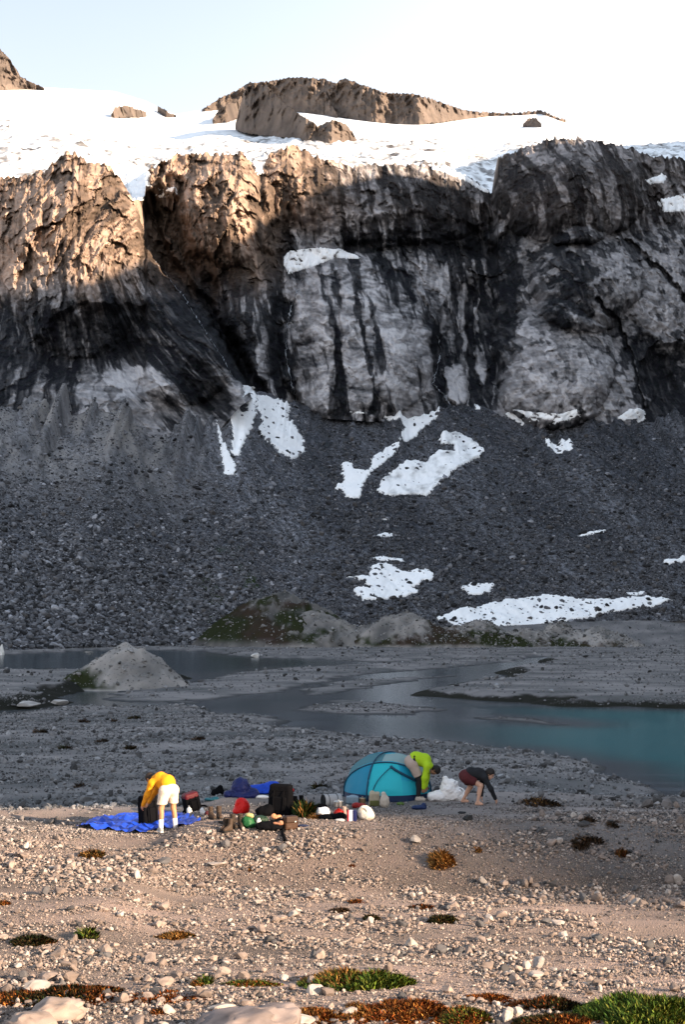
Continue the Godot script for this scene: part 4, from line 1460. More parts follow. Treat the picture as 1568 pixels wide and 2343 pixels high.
func blades(u0: float, u1: float, v0: float, v1: float, many: int, low: float, high: float, spread: float, palette: Array, second: Array, share: float, called: String, label: String, category: String, heap := 0.0, stuff := false) -> void:
	var mid := put_on_ground((u0 + u1) * 0.5, v1)
	var st := SurfaceTool.new()
	st.begin(Mesh.PRIMITIVE_TRIANGLES)
	var a := put_on_ground(u0, v1)
	var b := put_on_ground(u1, v1)
	var rx := maxf((b.x - a.x) * 0.5, 0.05)
	var rz := maxf(rx * 0.34, 0.05)
	if v1 - v0 > 12.0:
		var f := put_on_ground((u0 + u1) * 0.5, v0)
		rz = clampf((mid.z - f.z) * 0.5, rx * 0.2, maxf(rx * 0.8, 0.2))
	var cen := Vector3(mid.x, 0, mid.z - rz)
	cen.y = ground(cen.x, cen.z)
	if called == "heath_mat":
		many = int(many * 2.4)
		low *= 0.5
		high *= 0.65
		spread *= 1.3
	elif called == "grass_clump":
		many = int(many * 2.4)
		low *= 0.6
		high *= 0.75
	for k in many:
		var q := Vector2(1, 0).rotated(rng.randf() * TAU) * pow(rng.randf(), 0.5) * 1.08
		var edge := maxf(1.0 - q.length(), 0.0)
		var x := cen.x + q.x * rx
		var z := cen.z + q.y * rz
		var hole := 0.8 * n_mid.get_noise_2d(x * 24.0, z * 34.0) + 0.7 * n_fine.get_noise_2d(x * 40.0, z * 50.0)
		if hole + edge * 0.8 < 0.03 + rng.randf() * 0.12:
			continue
		var lift := heap * sqrt(maxf(0.0, edge)) * rng.randf_range(0.3, 1.0)
		var p := Vector3(x, ground(x, z) - 0.01 + lift, z) - cen
		var h := lerpf(low, high, rng.randf()) * (0.5 + 0.7 * minf(edge * 2.0, 1.0)) * (1.0 + 0.6 * hole)
		var lean := Vector3(rng.randfn() * spread, 1.0, rng.randfn() * spread) + Vector3(q.x, 0, q.y) * spread
		var w := rng.randf_range(0.004, 0.010) * (1.0 + absf(mid.z) * 0.016)
		var side := Vector3(rng.randfn(), rng.randfn() * 0.2, rng.randfn()).normalized() * w
		var tip := p + lean.normalized() * h
		var bend := p.lerp(tip, 0.55) + Vector3(0, h * 0.12, 0)
		var from_second := n_mid.get_noise_2d(x * 16.0 + 90.0, z * 16.0) * 0.9 + rng.randf_range(-0.25, 0.25) < (share - 0.5) * 1.2
		var c: Color = (second if from_second else palette)[rng.randi() % 4]
		c = c * rng.randf_range(0.7, 1.35)
		c.a = 1.0
		st.set_color(c)
		st.set_normal((Vector3.UP * 0.6 + lean * 0.2 + Vector3(rng.randfn(), rng.randf(), rng.randfn()) * 0.5).normalized())
		for e in [p - side, p + side, bend, p + side * 0.6, tip, bend - side * 0.8]:
			st.add_vertex(e)
	var o := part(called, st.commit(), m_leaf)
	o.position = cen
	tag(o, label, category)
	if stuff:
		o.set_meta("kind", "stuff")

var m_leaf: StandardMaterial3D

func make_plants() -> void:
	m_leaf = tinted(0.8)
	m_leaf.backlight_enabled = true
	m_leaf.backlight = Color(0.25, 0.22, 0.1)
	m_leaf.cull_mode = BaseMaterial3D.CULL_DISABLED
	# heath along the bottom of the view
	blades(-80, 275, 2240, 2306, 9000, 0.05, 0.14, 0.7, RUST, MOSSY, 0.4, "heath_mat", "wide rust-red heath mat at the bottom left, around the pointed boulder", "heath", 0.05)
	blades(436, 470, 2238, 2258, 700, 0.04, 0.11, 0.7, RUST, STRAW, 0.4, "heath_mat", "small rust patch left of the green tuft at bottom centre left", "heath", 0.03)
	blades(452, 486, 2226, 2256, 500, 0.06, 0.16, 0.5, GREEN, STRAW, 0.25, "grass_tuft", "green tuft right beside the small rust patch", "grass tuft")
	blades(500, 640, 2240, 2260, 1600, 0.04, 0.1, 0.7, GREEN, RUST, 0.55, "heath_mat", "thin mixed green and rust strip left of the big grass clump", "heath")
	blades(455, 530, 2304, 2333, 1500, 0.05, 0.11, 0.7, RUST, STRAW, 0.3, "heath_mat", "rust patch just left of the large bottom boulder", "heath", 0.03)
	blades(340, 385, 2308, 2326, 500, 0.04, 0.09, 0.7, RUST, STRAW, 0.3, "heath_mat", "little rust patch on gravel between bottom boulders", "heath")
	blades(610, 800, 2284, 2348, 5200, 0.05, 0.12, 0.7, RUST, STRAW, 0.35, "heath_mat", "thin rust patch just right of the large bottom boulder", "heath", 0.03)
	blades(690, 945, 2219, 2272, 6500, 0.08, 0.22, 0.45, GREEN, STRAW, 0.22, "grass_clump", "big green grass clump at bottom centre", "grass", 0.06)
	blades(750, 1080, 2258, 2348, 9500, 0.05, 0.13, 0.7, RUST, STRAW, 0.3, "heath_mat", "wide orange heath mat below the big grass clump", "heath", 0.05)
	blades(1000, 1150, 2268, 2345, 4600, 0.06, 0.15, 0.6, RUST, GREEN, 0.45, "heath_mat", "mixed green and rust mat around the pale rock", "heath", 0.05)
	blades(1163, 1350, 2274, 2318, 6000, 0.06, 0.14, 0.7, [RUST[1], RUST[3], BROWN[0], RUST[0]], MOSSY, 0.3, "heath_mat", "dark red heath mat left of the bright green clump", "heath", 0.08)
	blades(1340, 1660, 2272, 2350, 9500, 0.08, 0.22, 0.5, GREEN, GREEN, 0.5, "grass_clump", "bright green clump in the bottom right corner", "grass", 0.1)
	blades(1180, 1400, 2318, 2360, 5000, 0.05, 0.13, 0.7, RUST, MOSSY, 0.4, "heath_mat", "rust mat at the bottom edge below the dark red one", "heath", 0.04)
	blades(255, 480, 2268, 2300, 1500, 0.05, 0.1, 0.7, RUST, STRAW, 0.35, "heath_mat", "scattered rust bits between the left mat and the small green tuft", "heath", 0.02)
	blades(1060, 1190, 2262, 2300, 2200, 0.05, 0.12, 0.7, RUST, MOSSY, 0.4, "heath_mat", "rust mat joining the orange mat to the dark red one", "heath", 0.03)
	# patches on the sunlit flat
	blades(170, 246, 1936, 1967, 1300, 0.05, 0.13, 0.7, STRAW, MOSSY, 0.5, "heath_mat", "orange and green mound below the blue tarp", "heath", 0.1)
	blades(-20, 14, 2058, 2074, 500, 0.05, 0.1, 0.7, RUST, STRAW, 0.4, "heath_mat", "rust patch cut by the left edge", "heath", 0.04)
	blades(10, 118, 2130, 2168, 2600, 0.05, 0.13, 0.7, MOSSY, RUST, 0.35, "heath_mat", "dark green and red mat on the left of the flat", "heath", 0.07)
	blades(166, 224, 2118, 2151, 1500, 0.06, 0.17, 0.5, GREEN, MOSSY, 0.4, "grass_tuft", "leafy green tuft on the left of the flat", "grass tuft", 0.05)
	blades(346, 445, 2127, 2153, 2200, 0.04, 0.11, 0.7, STRAW, MOSSY, 0.45, "heath_mat", "low orange mat left of the middle of the flat", "heath", 0.06)
	blades(979, 1042, 1958, 1991, 1500, 0.06, 0.16, 0.9, STRAW, STRAW, 0.5, "grass_tussock", "golden dome-shaped tussock with stones behind it", "tussock", 0.16)
	blades(780, 848, 2046, 2068, 900, 0.04, 0.1, 0.7, RUST, BROWN, 0.4, "heath_mat", "dark red patch on the middle of the flat", "heath", 0.04)
	blades(752, 800, 2068, 2090, 700, 0.04, 0.1, 0.7, RUST, BROWN, 0.5, "heath_mat", "brown-red patch lower left of the dark red one", "heath", 0.03)
	blades(830, 876, 2084, 2108, 900, 0.05, 0.11, 0.6, MOSSY, MOSSY, 0.5, "heath_mat", "dark green cushion on the middle of the flat", "heath", 0.06)
	blades(928, 1000, 2058, 2082, 900, 0.04, 0.1, 0.7, RUST, BROWN, 0.5, "heath_mat", "dark red patch above the green cushion among stones", "heath", 0.04)
	blades(982, 1054, 2080, 2115, 1400, 0.05, 0.13, 0.6, [GREEN[3], MOSSY[0], MOSSY[1], STRAW[2]], MOSSY, 0.4, "heath_mat", "olive cushion among stones, right of the middle", "heath", 0.08)
	blades(792, 818, 1976, 1986, 250, 0.03, 0.08, 0.7, RUST, BROWN, 0.4, "heath_mat", "tiny rust patch below the bank", "heath", 0.02)
	blades(560, 590, 1982, 1996, 420, 0.03, 0.07, 0.7, STRAW, RUST, 0.4, "heath_mat", "tiny orange patch beside the flat whitish boulder", "heath", 0.02)
	blades(1079, 1110, 1938, 1952, 350, 0.03, 0.08, 0.7, STRAW, RUST, 0.4, "heath_mat", "small orange patch at the foot of the bank", "heath", 0.03)
	blades(1305, 1408, 1923, 1953, 2000, 0.05, 0.12, 0.7, BROWN, BROWN, 0.5, "heath_mound", "dark brown mound at the edge of the shade, right", "heath", 0.14)
	blades(1409, 1448, 1945, 1968, 900, 0.05, 0.1, 0.7, [STRAW[2], BROWN[0], STRAW[3], RUST[1]], BROWN, 0.3, "heath_mound", "small brown mound right beside the larger dark one", "heath", 0.1)
	# shaded terrace and flats
	blades(1187, 1292, 1822, 1848, 1800, 0.05, 0.13, 0.8, BROWN, STRAW, 0.2, "heath_mound", "brown mound on the terrace right of the barefoot person", "heath", 0.13)
	blades(1330, 1372, 1868, 1884, 500, 0.04, 0.1, 0.8, BROWN, BROWN, 0.3, "heath_mound", "small brown mound on the shaded bank near the pool", "heath", 0.08)
	blades(1386, 1420, 1886, 1899, 400, 0.04, 0.1, 0.8, BROWN, BROWN, 0.3, "heath_mound", "smallest brown mound on the shaded bank, far right", "heath", 0.07)
	for q in [[190, 1651, "leftmost by the river"], [262, 1650, "near the left river bend"], [308, 1643, "by the river, right of two near the bend"], [145, 1713, "on the shaded flat at the left"], [297, 1713, "on the middle of the shaded flat"], [234, 1697, "left of the middle of the shaded flat"], [452, 1692, "right of the middle of the shaded flat"], [186, 1800, "behind the person in yellow, far left"], [732, 1803, "behind the rolled pad"], [90, 1675, "near the left river arm"]]:
		blades(q[0] - 17, q[0] + 17, q[1] - 6, q[1] + 3, 260, 0.08, 0.2, 0.9, BROWN, MOSSY, 0.4, "heath_mound", "low dark tuft " + q[2], "heath", 0.12)

# ------------------------------------------------------------------ people
func look_basis(up: Vector3, face: Vector3) -> Basis:
	var y := up.normalized()
	var x := y.cross(face).normalized()
	return Basis(x, y, x.cross(y).normalized())

func head_prims() -> Array:
	return [egg(Vector3(0, 0.025, -0.012), Vector3(0.076, 0.098, 0.094)), egg(Vector3(0, -0.05, 0.025), Vector3(0.054, 0.06, 0.06)), egg(Vector3(0, -0.095, 0.06), Vector3(0.022, 0.018, 0.02)),
		cap(Vector3(0, 0.012, 0.085), Vector3(0, -0.022, 0.104), 0.008, 0.012), cap(Vector3(-0.045, 0.022, 0.072), Vector3(0.045, 0.022, 0.072), 0.012, 0.012),
		cap(Vector3(-0.02, -0.058, 0.082), Vector3(0.02, -0.058, 0.082), 0.007, 0.007), egg(Vector3(0.078, -0.008, -0.005), Vector3(0.011, 0.03, 0.019)), egg(Vector3(-0.078, -0.008, -0.005), Vector3(0.011, 0.03, 0.019))]

func hand_prims(side: float, curl: float) -> Array:
	# wrist at the origin, fingers down, palm towards +z, thumb on the given side
	var out := [boxy(Vector3(0, -0.052, 0), Vector3(0.03, 0.036, 0.006), 0.009), cap(Vector3(0, 0.02, 0), Vector3(0, -0.03, 0), 0.027, 0.026)]
	var lens := [0.068, 0.078, 0.073, 0.056]
	for k in 4:
		var x := side * (0.031 - 0.0205 * k)
		var p := Vector3(x, -0.09, 0)
		var a := 0.15 + curl * 0.3
		for s in 3:
			var l: float = lens[k] * [0.46, 0.31, 0.23][s]
			var q := p + Vector3(side * 0.06 * (1.5 - k) * l, -cos(a) * l, sin(a) * l)
			out.append(cap(p, q, 0.0092 - 0.0008 * s, 0.0086 - 0.0009 * s))
			p = q
			a += curl * 0.6
	var t0 := Vector3(side * 0.026, -0.025, 0.006)
	var t1 := t0 + Vector3(side * 0.032, -0.028, 0.012)
	var t2 := t1 + Vector3(side * 0.012, -0.03, 0.010 + curl * 0.008)
	out.append(cap(t0, t1, 0.015, 0.011))
	out.append(cap(t1, t2, 0.0105, 0.0085))
	return out

func foot_prims(ankle: Vector3, ahead: Vector3) -> Array:
	var base := ankle - Vector3(0, ankle.y - 0.03, 0) if ankle.y < 0.2 else ankle - Vector3(0, 0.06, 0)
	base = ankle + Vector3(0, -0.055, 0)
	var out := [cap(ankle, base - ahead * 0.035, 0.037, 0.034), cap(base - ahead * 0.03, base + ahead * 0.09, 0.033, 0.03), cap(ankle, base + ahead * 0.10, 0.034, 0.024)]
	var sidew := ahead.cross(Vector3.UP)
	for k in 5:
		var p := base + ahead * (0.12 - 0.006 * k * k * 0.5) + sidew * (-0.032 + 0.016 * k) + Vector3(0, -0.012, 0)
		out.append(cap(base + ahead * 0.07 + sidew * (-0.022 + 0.011 * k), p, 0.015, 0.0135 if k == 0 else 0.009))
	return out

func skin_body(o: Node3D, j: Dictionary, mat: Material, barefoot: bool) -> void:
	var st := SurfaceTool.new()
	st.begin(Mesh.PRIMITIVE_TRIANGLES)
	var p := [cap(j.pelvis, j.belly, 0.115, 0.105), cap(j.belly, j.chest, 0.105, 0.115), cap(j.chest, j.neck, 0.09, 0.055), cap(j.neck, j.head, 0.05, 0.05)]
	for s in ["l", "r"]:
		var hip: Vector3 = j["hip_" + s]
		var knee: Vector3 = j["knee_" + s]
		var ankle: Vector3 = j["ankle_" + s]
		var sh: Vector3 = j["shoulder_" + s]
		var el: Vector3 = j["elbow_" + s]
		var wr: Vector3 = j["wrist_" + s]
		p.append_array([cap(j.pelvis, hip, 0.11, 0.095), cap(hip, knee, 0.09, 0.056), cap(knee, ankle, 0.054, 0.036)])
		var back_of: Vector3 = -(j["ahead"] as Vector3) * 0.02
		p.append(cap(knee.lerp(ankle, 0.2) + back_of, knee.lerp(ankle, 0.48) + back_of, 0.047, 0.043))
		p.append_array([cap(j.chest, sh, 0.08, 0.06), cap(sh, el, 0.05, 0.04), cap(el, wr, 0.04, 0.027)])
	solid(p, 0.013, 0.03, [], 0.0, 1.0, st)
	var hb := look_basis(j.head_up, j.face)
	solid(moved(head_prims(), Transform3D(hb, j.head)), 0.006, 0.016, [], 0.0, 1.0, st)
	for s in ["l", "r"]:
		var wr: Vector3 = j["wrist_" + s]
		var dir: Vector3 = j.get("hand_dir_" + s, (wr - j["elbow_" + s]).normalized())
		var palm: Vector3 = j["palm_" + s]
		var y := -dir.normalized()
		var x := y.cross(palm).normalized()
		var hbasis := Basis(x, y, x.cross(y).normalized())
		solid(moved(hand_prims(1.0 if s == "l" else -1.0, j.curl), Transform3D(hbasis, wr)), 0.0042, 0.006, [], 0.0, 1.0, st)
		if barefoot:
			solid(foot_prims(j["ankle_" + s], j["toes_" + s]), 0.006, 0.012, [], 0.0, 1.0, st)
	part("body", st.commit(), mat, o)
	for e in [-1.0, 1.0]:
		var ball := SphereMesh.new()
		ball.radius = 0.0105
		ball.height = 0.021
		ball.radial_segments = 12
		ball.rings = 6
		var eye := part("eye", ball, plain(srgb(0.03, 0.02, 0.015), 0.2), o)
		eye.position = j.head + hb * Vector3(0.031 * e, 0.006, 0.079)

func hair(o: Node3D, j: Dictionary, c: Color, puff := 0.0) -> void:
	var hb := look_basis(j.head_up, j.face)
	var t := Transform3D(hb, j.head)
	var cut := t * Plane(Vector3(0, -0.55, 0.83).normalized(), 0.032)
	part("hair", solid(moved([egg(Vector3(0, 0.035, -0.02), Vector3(0.086 + puff, 0.1 + puff, 0.102 + puff)), egg(Vector3(0, -0.03, -0.05), Vector3(0.07 + puff, 0.08, 0.06 + puff))], t), 0.007, 0.02, [cut], 0.006, 9.0), plain(c, 0.6), o)

func shoe_pair(o: Node3D, j: Dictionary, upper: Material, sole: Material) -> void:
	for s in ["l", "r"]:
		var a: Vector3 = j["ankle_" + s]
		var ah: Vector3 = j["toes_" + s]
		var b := a + Vector3(0, -0.045, 0)
		var turn := Vector3(0, atan2(ah.x, ah.z), 0)
		var sh := part("shoe", solid([cap(a + Vector3(0, 0.0, 0), b - ah * 0.03, 0.047, 0.043), cap(b - ah * 0.03, b + ah * 0.15, 0.042, 0.034), cap(a, b + ah * 0.10, 0.04, 0.03)], 0.008, 0.02, [Plane(Vector3.DOWN, -(a.y - 0.075))]), upper, o)
		part("sole", solid([boxy(b + ah * 0.055 + Vector3(0, -0.036, 0), Vector3(0.028, 0.006, 0.115), 0.012, turn)], 0.008, 0.0), sole, sh)

func kneel(a: Vector3, b: Vector3) -> Vector3:
	return (a + b) * 0.5

func person_yellow() -> void:
	var where := put_on_ground(386, 1902)
	var o := thing("person", "person in a yellow shirt and pale shorts bending over a black pack", "person", where)
	var j := {
		"pelvis": Vector3(0.0, 0.92, -0.02), "belly": Vector3(-0.05, 1.04, -0.08), "chest": Vector3(-0.22, 1.10, -0.20), "neck": Vector3(-0.37, 1.10, -0.30), "head": Vector3(-0.47, 1.09, -0.37),
		"head_up": Vector3(-0.62, 0.35, -0.52), "face": Vector3(-0.25, -1.0, -0.2),
		"hip_l": Vector3(-0.085, 0.87, 0.05), "knee_l": Vector3(-0.165, 0.49, 0.05), "ankle_l": Vector3(-0.16, 0.085, 0.09),
		"hip_r": Vector3(0.075, 0.87, -0.10), "knee_r": Vector3(0.075, 0.50, -0.15), "ankle_r": Vector3(0.135, 0.085, -0.12),
		"shoulder_l": Vector3(-0.40, 1.03, -0.14), "elbow_l": Vector3(-0.50, 0.76, -0.20), "wrist_l": Vector3(-0.61, 0.52, -0.33),
		"shoulder_r": Vector3(-0.24, 1.05, -0.37), "elbow_r": Vector3(-0.38, 0.78, -0.52), "wrist_r": Vector3(-0.52, 0.55, -0.58),
		"palm_l": Vector3(0.7, 0.0, -0.7), "palm_r": Vector3(-0.5, 0.2, 0.5), "curl": 0.7,
		"ahead": Vector3(-0.75, 0, -0.66), "toes_l": Vector3(-0.45, 0, -0.89), "toes_r": Vector3(-0.35, 0, -0.94)}
	skin_body(o, j, plain(srgb(0.42, 0.20, 0.10), 0.55), false)
	hair(o, j, srgb(0.022, 0.014, 0.01), 0.006)
	var cloth := noise_tex(0.02, 3, 31, 6.0)
	part("shirt", solid([cap(j.pelvis + Vector3(-0.03, 0.05, -0.03), j.belly, 0.155, 0.165), cap(j.belly, j.chest, 0.165, 0.16), cap(j.chest, j.neck, 0.14, 0.075), cap(j.chest, j.shoulder_l, 0.12, 0.085), cap(j.chest, j.shoulder_r, 0.12, 0.085),
		cap(j.shoulder_l, j.elbow_l, 0.078, 0.066), cap(j.elbow_l, j.wrist_l, 0.064, 0.046), cap(j.shoulder_r, j.elbow_r, 0.078, 0.066), cap(j.elbow_r, j.wrist_r, 0.064, 0.046), egg(j.belly + Vector3(-0.06, -0.09, -0.03), Vector3(0.15, 0.10, 0.14))], 0.014, 0.05,
		[Plane(Vector3(0.5, -0.8, 0.3).normalized(), (j.pelvis + Vector3(-0.01, 0.01, 0.0)).dot(Vector3(0.5, -0.8, 0.3).normalized()))], 0.014, 7.0), plain(srgb(0.74, 0.28, 0.007), 0.75, cloth, 3.0, 0.8), o)
	part("shorts", solid([cap(j.pelvis, j.belly + Vector3(0.03, -0.06, 0.03), 0.15, 0.12), cap(j.pelvis, j.hip_l, 0.14, 0.13), cap(j.pelvis, j.hip_r, 0.14, 0.13), cap(j.hip_l, j.knee_l + Vector3(0, 0.06, 0), 0.128, 0.105), cap(j.hip_r, j.knee_r + Vector3(0, 0.06, 0), 0.125, 0.098)], 0.013, 0.035,
		[Plane(Vector3.DOWN, -0.585)], 0.014, 7.0), plain(srgb(0.62, 0.50, 0.40), 0.8, cloth, 3.0, 0.8), o)
	for s in ["l", "r"]:
		part("sock", solid([cap(j["ankle_" + s] + Vector3(0, -0.02, 0), (j["knee_" + s] as Vector3).lerp(j["ankle_" + s], 0.62), 0.047, 0.055)], 0.009, 0.01, [], 0.004, 8.0), plain(srgb(0.78, 0.76, 0.74), 0.9), o)
	shoe_pair(o, j, plain(srgb(0.30, 0.28, 0.27), 0.7), plain(srgb(0.5, 0.48, 0.45), 0.8))

func person_green() -> void:
	var where := put_on_ground(960, 1831)
	var o := thing("person", "person in a lime green top and tan shorts stooping beside the tent", "person", where)
	var j := {
		"pelvis": Vector3(-0.20, 0.93, 0.0), "belly": Vector3(-0.08, 1.0, 0.0), "chest": Vector3(0.12, 0.96, 0.0), "neck": Vector3(0.27, 0.82, 0.0), "head": Vector3(0.38, 0.715, 0.0),
		"head_up": Vector3(0.85, -0.15, 0.05), "face": Vector3(0.1, -1.0, 0.1),
		"hip_l": Vector3(-0.17, 0.88, -0.09), "knee_l": Vector3(-0.01, 0.50, -0.11), "ankle_l": Vector3(-0.05, 0.085, -0.12),
		"hip_r": Vector3(-0.17, 0.88, 0.09), "knee_r": Vector3(0.01, 0.50, 0.10), "ankle_r": Vector3(-0.03, 0.085, 0.08),
		"shoulder_l": Vector3(0.18, 0.84, -0.17), "elbow_l": Vector3(0.2, 0.56, -0.18), "wrist_l": Vector3(0.17, 0.32, -0.12),
		"shoulder_r": Vector3(0.18, 0.84, 0.17), "elbow_r": Vector3(0.12, 0.56, 0.18), "wrist_r": Vector3(0.10, 0.32, 0.14),
		"palm_l": Vector3(-0.3, 0.0, 0.9), "palm_r": Vector3(0.0, 0.0, -1.0), "curl": 0.8,
		"ahead": Vector3(1, 0, 0), "toes_l": Vector3(0.97, 0, -0.2), "toes_r": Vector3(0.95, 0, 0.3)}
	skin_body(o, j, plain(srgb(0.30, 0.15, 0.09), 0.55), false)
	hair(o, j, srgb(0.012, 0.01, 0.009), 0.012)
	var cloth := noise_tex(0.02, 3, 32, 6.0)
	part("fleece_top", solid([cap(j.pelvis + Vector3(0.07, 0.04, 0), j.belly, 0.15, 0.165), cap(j.belly, j.chest, 0.165, 0.165), cap(j.chest, j.neck, 0.15, 0.08), cap(j.chest, j.shoulder_l, 0.13, 0.095), cap(j.chest, j.shoulder_r, 0.13, 0.095),
		cap(j.shoulder_l, j.elbow_l, 0.085, 0.07), cap(j.elbow_l, j.wrist_l, 0.066, 0.05), cap(j.shoulder_r, j.elbow_r, 0.085, 0.07), cap(j.elbow_r, j.wrist_r, 0.066, 0.05)], 0.014, 0.05,
		[Plane(Vector3(-0.95, -0.3, 0).normalized(), (j.pelvis + Vector3(0.03, 0, 0)).dot(Vector3(-0.95, -0.3, 0).normalized()))], 0.014, 7.0), plain(srgb(0.33, 0.50, 0.014), 0.8, cloth, 3.0, 0.8), o)
	part("leggings", solid([cap(j.hip_l, j.knee_l, 0.10, 0.075), cap(j.knee_l, j.ankle_l + Vector3(0, 0.04, 0), 0.072, 0.055), cap(j.hip_r, j.knee_r, 0.10, 0.075), cap(j.knee_r, j.ankle_r + Vector3(0, 0.04, 0), 0.072, 0.055)], 0.013, 0.02, [], 0.006, 4.0), plain(srgb(0.012, 0.012, 0.014), 0.8), o)
	part("shorts", solid([cap(j.pelvis, j.pelvis + Vector3(0.05, 0.02, 0), 0.155, 0.14), cap(j.pelvis, j.hip_l, 0.14, 0.13), cap(j.pelvis, j.hip_r, 0.14, 0.13), cap(j.hip_l, j.knee_l + Vector3(-0.02, 0.07, 0), 0.125, 0.105), cap(j.hip_r, j.knee_r + Vector3(-0.02, 0.07, 0), 0.125, 0.105)], 0.013, 0.04,
		[Plane(Vector3(0.42, -0.9, 0).normalized(), -0.545)], 0.014, 7.0), plain(srgb(0.36, 0.28, 0.24), 0.85, cloth, 3.0, 0.8), o)
	var belt := PackedVector3Array()
	for k in 25:
		var a := TAU * k / 24.0
		belt.append(j.pelvis + Vector3(0.07, 0.04, 0) + Vector3(cos(a) * 0.02, cos(a) * 0.165, 0) + Vector3(0, 0, sin(a) * 0.165))
	part("waist_band", tube(belt, 0.03, 8), plain(srgb(0.012, 0.012, 0.012), 0.8), o)
	var strap := PackedVector3Array()
	for k in 9:
		var f := k / 8.0
		strap.append(Vector3(lerpf(-0.13, 0.0, f), lerpf(1.06, 0.58, f), 0.165 + 0.015 * sin(f * PI)))
	part("strap", tube(strap, 0.014, 6), plain(srgb(0.012, 0.012, 0.012), 0.8), o)
	shoe_pair(o, j, plain(srgb(0.40, 0.34, 0.29), 0.7), plain(srgb(0.2, 0.18, 0.16), 0.8))

func person_dark() -> void:
	var where := put_on_ground(1091, 1842)
	var o := thing("person", "barefoot person in a black top and maroon shorts, hands on the ground", "person", where)
	var j := {
		"pelvis": Vector3(-0.24, 0.66, -0.14), "belly": Vector3(-0.13, 0.71, -0.13), "chest": Vector3(0.08, 0.71, -0.12), "neck": Vector3(0.23, 0.70, -0.12), "head": Vector3(0.33, 0.70, -0.10),
		"head_up": Vector3(0.55, 0.82, 0.0), "face": Vector3(0.62, -0.72, 0.3),
		"hip_l": Vector3(-0.24, 0.62, -0.24), "knee_l": Vector3(-0.10, 0.38, -0.36), "ankle_l": Vector3(-0.26, 0.085, -0.46),
		"hip_r": Vector3(-0.22, 0.62, -0.05), "knee_r": Vector3(0.11, 0.45, 0.0), "ankle_r": Vector3(0.03, 0.085, 0.02),
		"shoulder_l": Vector3(0.17, 0.64, -0.28), "elbow_l": Vector3(0.17, 0.38, -0.40), "wrist_l": Vector3(0.17, 0.16, -0.48),
		"shoulder_r": Vector3(0.19, 0.64, 0.03), "elbow_r": Vector3(0.33, 0.38, 0.08), "wrist_r": Vector3(0.44, 0.155, -0.02),
		"palm_l": Vector3(1.0, 0.3, 0.1), "palm_r": Vector3(-0.7, 0.0, -0.5), "curl": 0.5,
		"ahead": Vector3(1, 0, 0), "toes_l": Vector3(0.98, 0, 0.15), "toes_r": Vector3(0.97, 0, 0.2)}
	skin_body(o, j, plain(srgb(0.47, 0.27, 0.19), 0.55), true)
	hair(o, j, srgb(0.014, 0.01, 0.009), 0.014)
	var cloth := noise_tex(0.02, 3, 33, 6.0)
	part("long_sleeve_top", solid([cap(j.pelvis + Vector3(0.07, 0.04, 0), j.belly, 0.13, 0.145), cap(j.belly, j.chest, 0.145, 0.15), cap(j.chest, j.neck, 0.13, 0.07), cap(j.chest, j.shoulder_l, 0.115, 0.08), cap(j.chest, j.shoulder_r, 0.115, 0.08),
		cap(j.shoulder_l, j.elbow_l, 0.07, 0.057), cap(j.elbow_l, j.wrist_l, 0.055, 0.042), cap(j.shoulder_r, j.elbow_r, 0.07, 0.057), cap(j.elbow_r, j.wrist_r, 0.055, 0.042)], 0.013, 0.045,
		[Plane(Vector3(-0.95, -0.2, 0).normalized(), (j.pelvis + Vector3(0.04, 0, 0)).dot(Vector3(-0.95, -0.2, 0).normalized()))], 0.014, 7.0), plain(srgb(0.012, 0.013, 0.016), 0.85, cloth, 3.0, 0.8), o)
	part("shorts", solid([cap(j.pelvis, j.pelvis + Vector3(0.09, 0.04, 0), 0.15, 0.13), cap(j.pelvis, j.hip_l, 0.14, 0.13), cap(j.pelvis, j.hip_r, 0.14, 0.13), cap(j.hip_l, (j.hip_l as Vector3).lerp(j.knee_l, 0.4), 0.125, 0.11), cap(j.hip_r, (j.hip_r as Vector3).lerp(j.knee_r, 0.4), 0.125, 0.112)], 0.013, 0.04,
		[], 0.014, 7.0), plain(srgb(0.065, 0.012, 0.014), 0.85, cloth, 3.0, 0.8), o)

func make_people() -> void:
	person_yellow()
	person_green()
	person_dark()

# ------------------------------------------------------------------ the camp
func camp(fx: float, fy: float) -> Vector3:
	return put_on_ground(fx * 0.678, fy * 0.678)

func nylon(r: float, g: float, b: float, rough := 0.55) -> StandardMaterial3D:
	return plain(srgb(r, g, b), rough, t_cloth, 3.0, 0.7)

var t_cloth: NoiseTexture2D

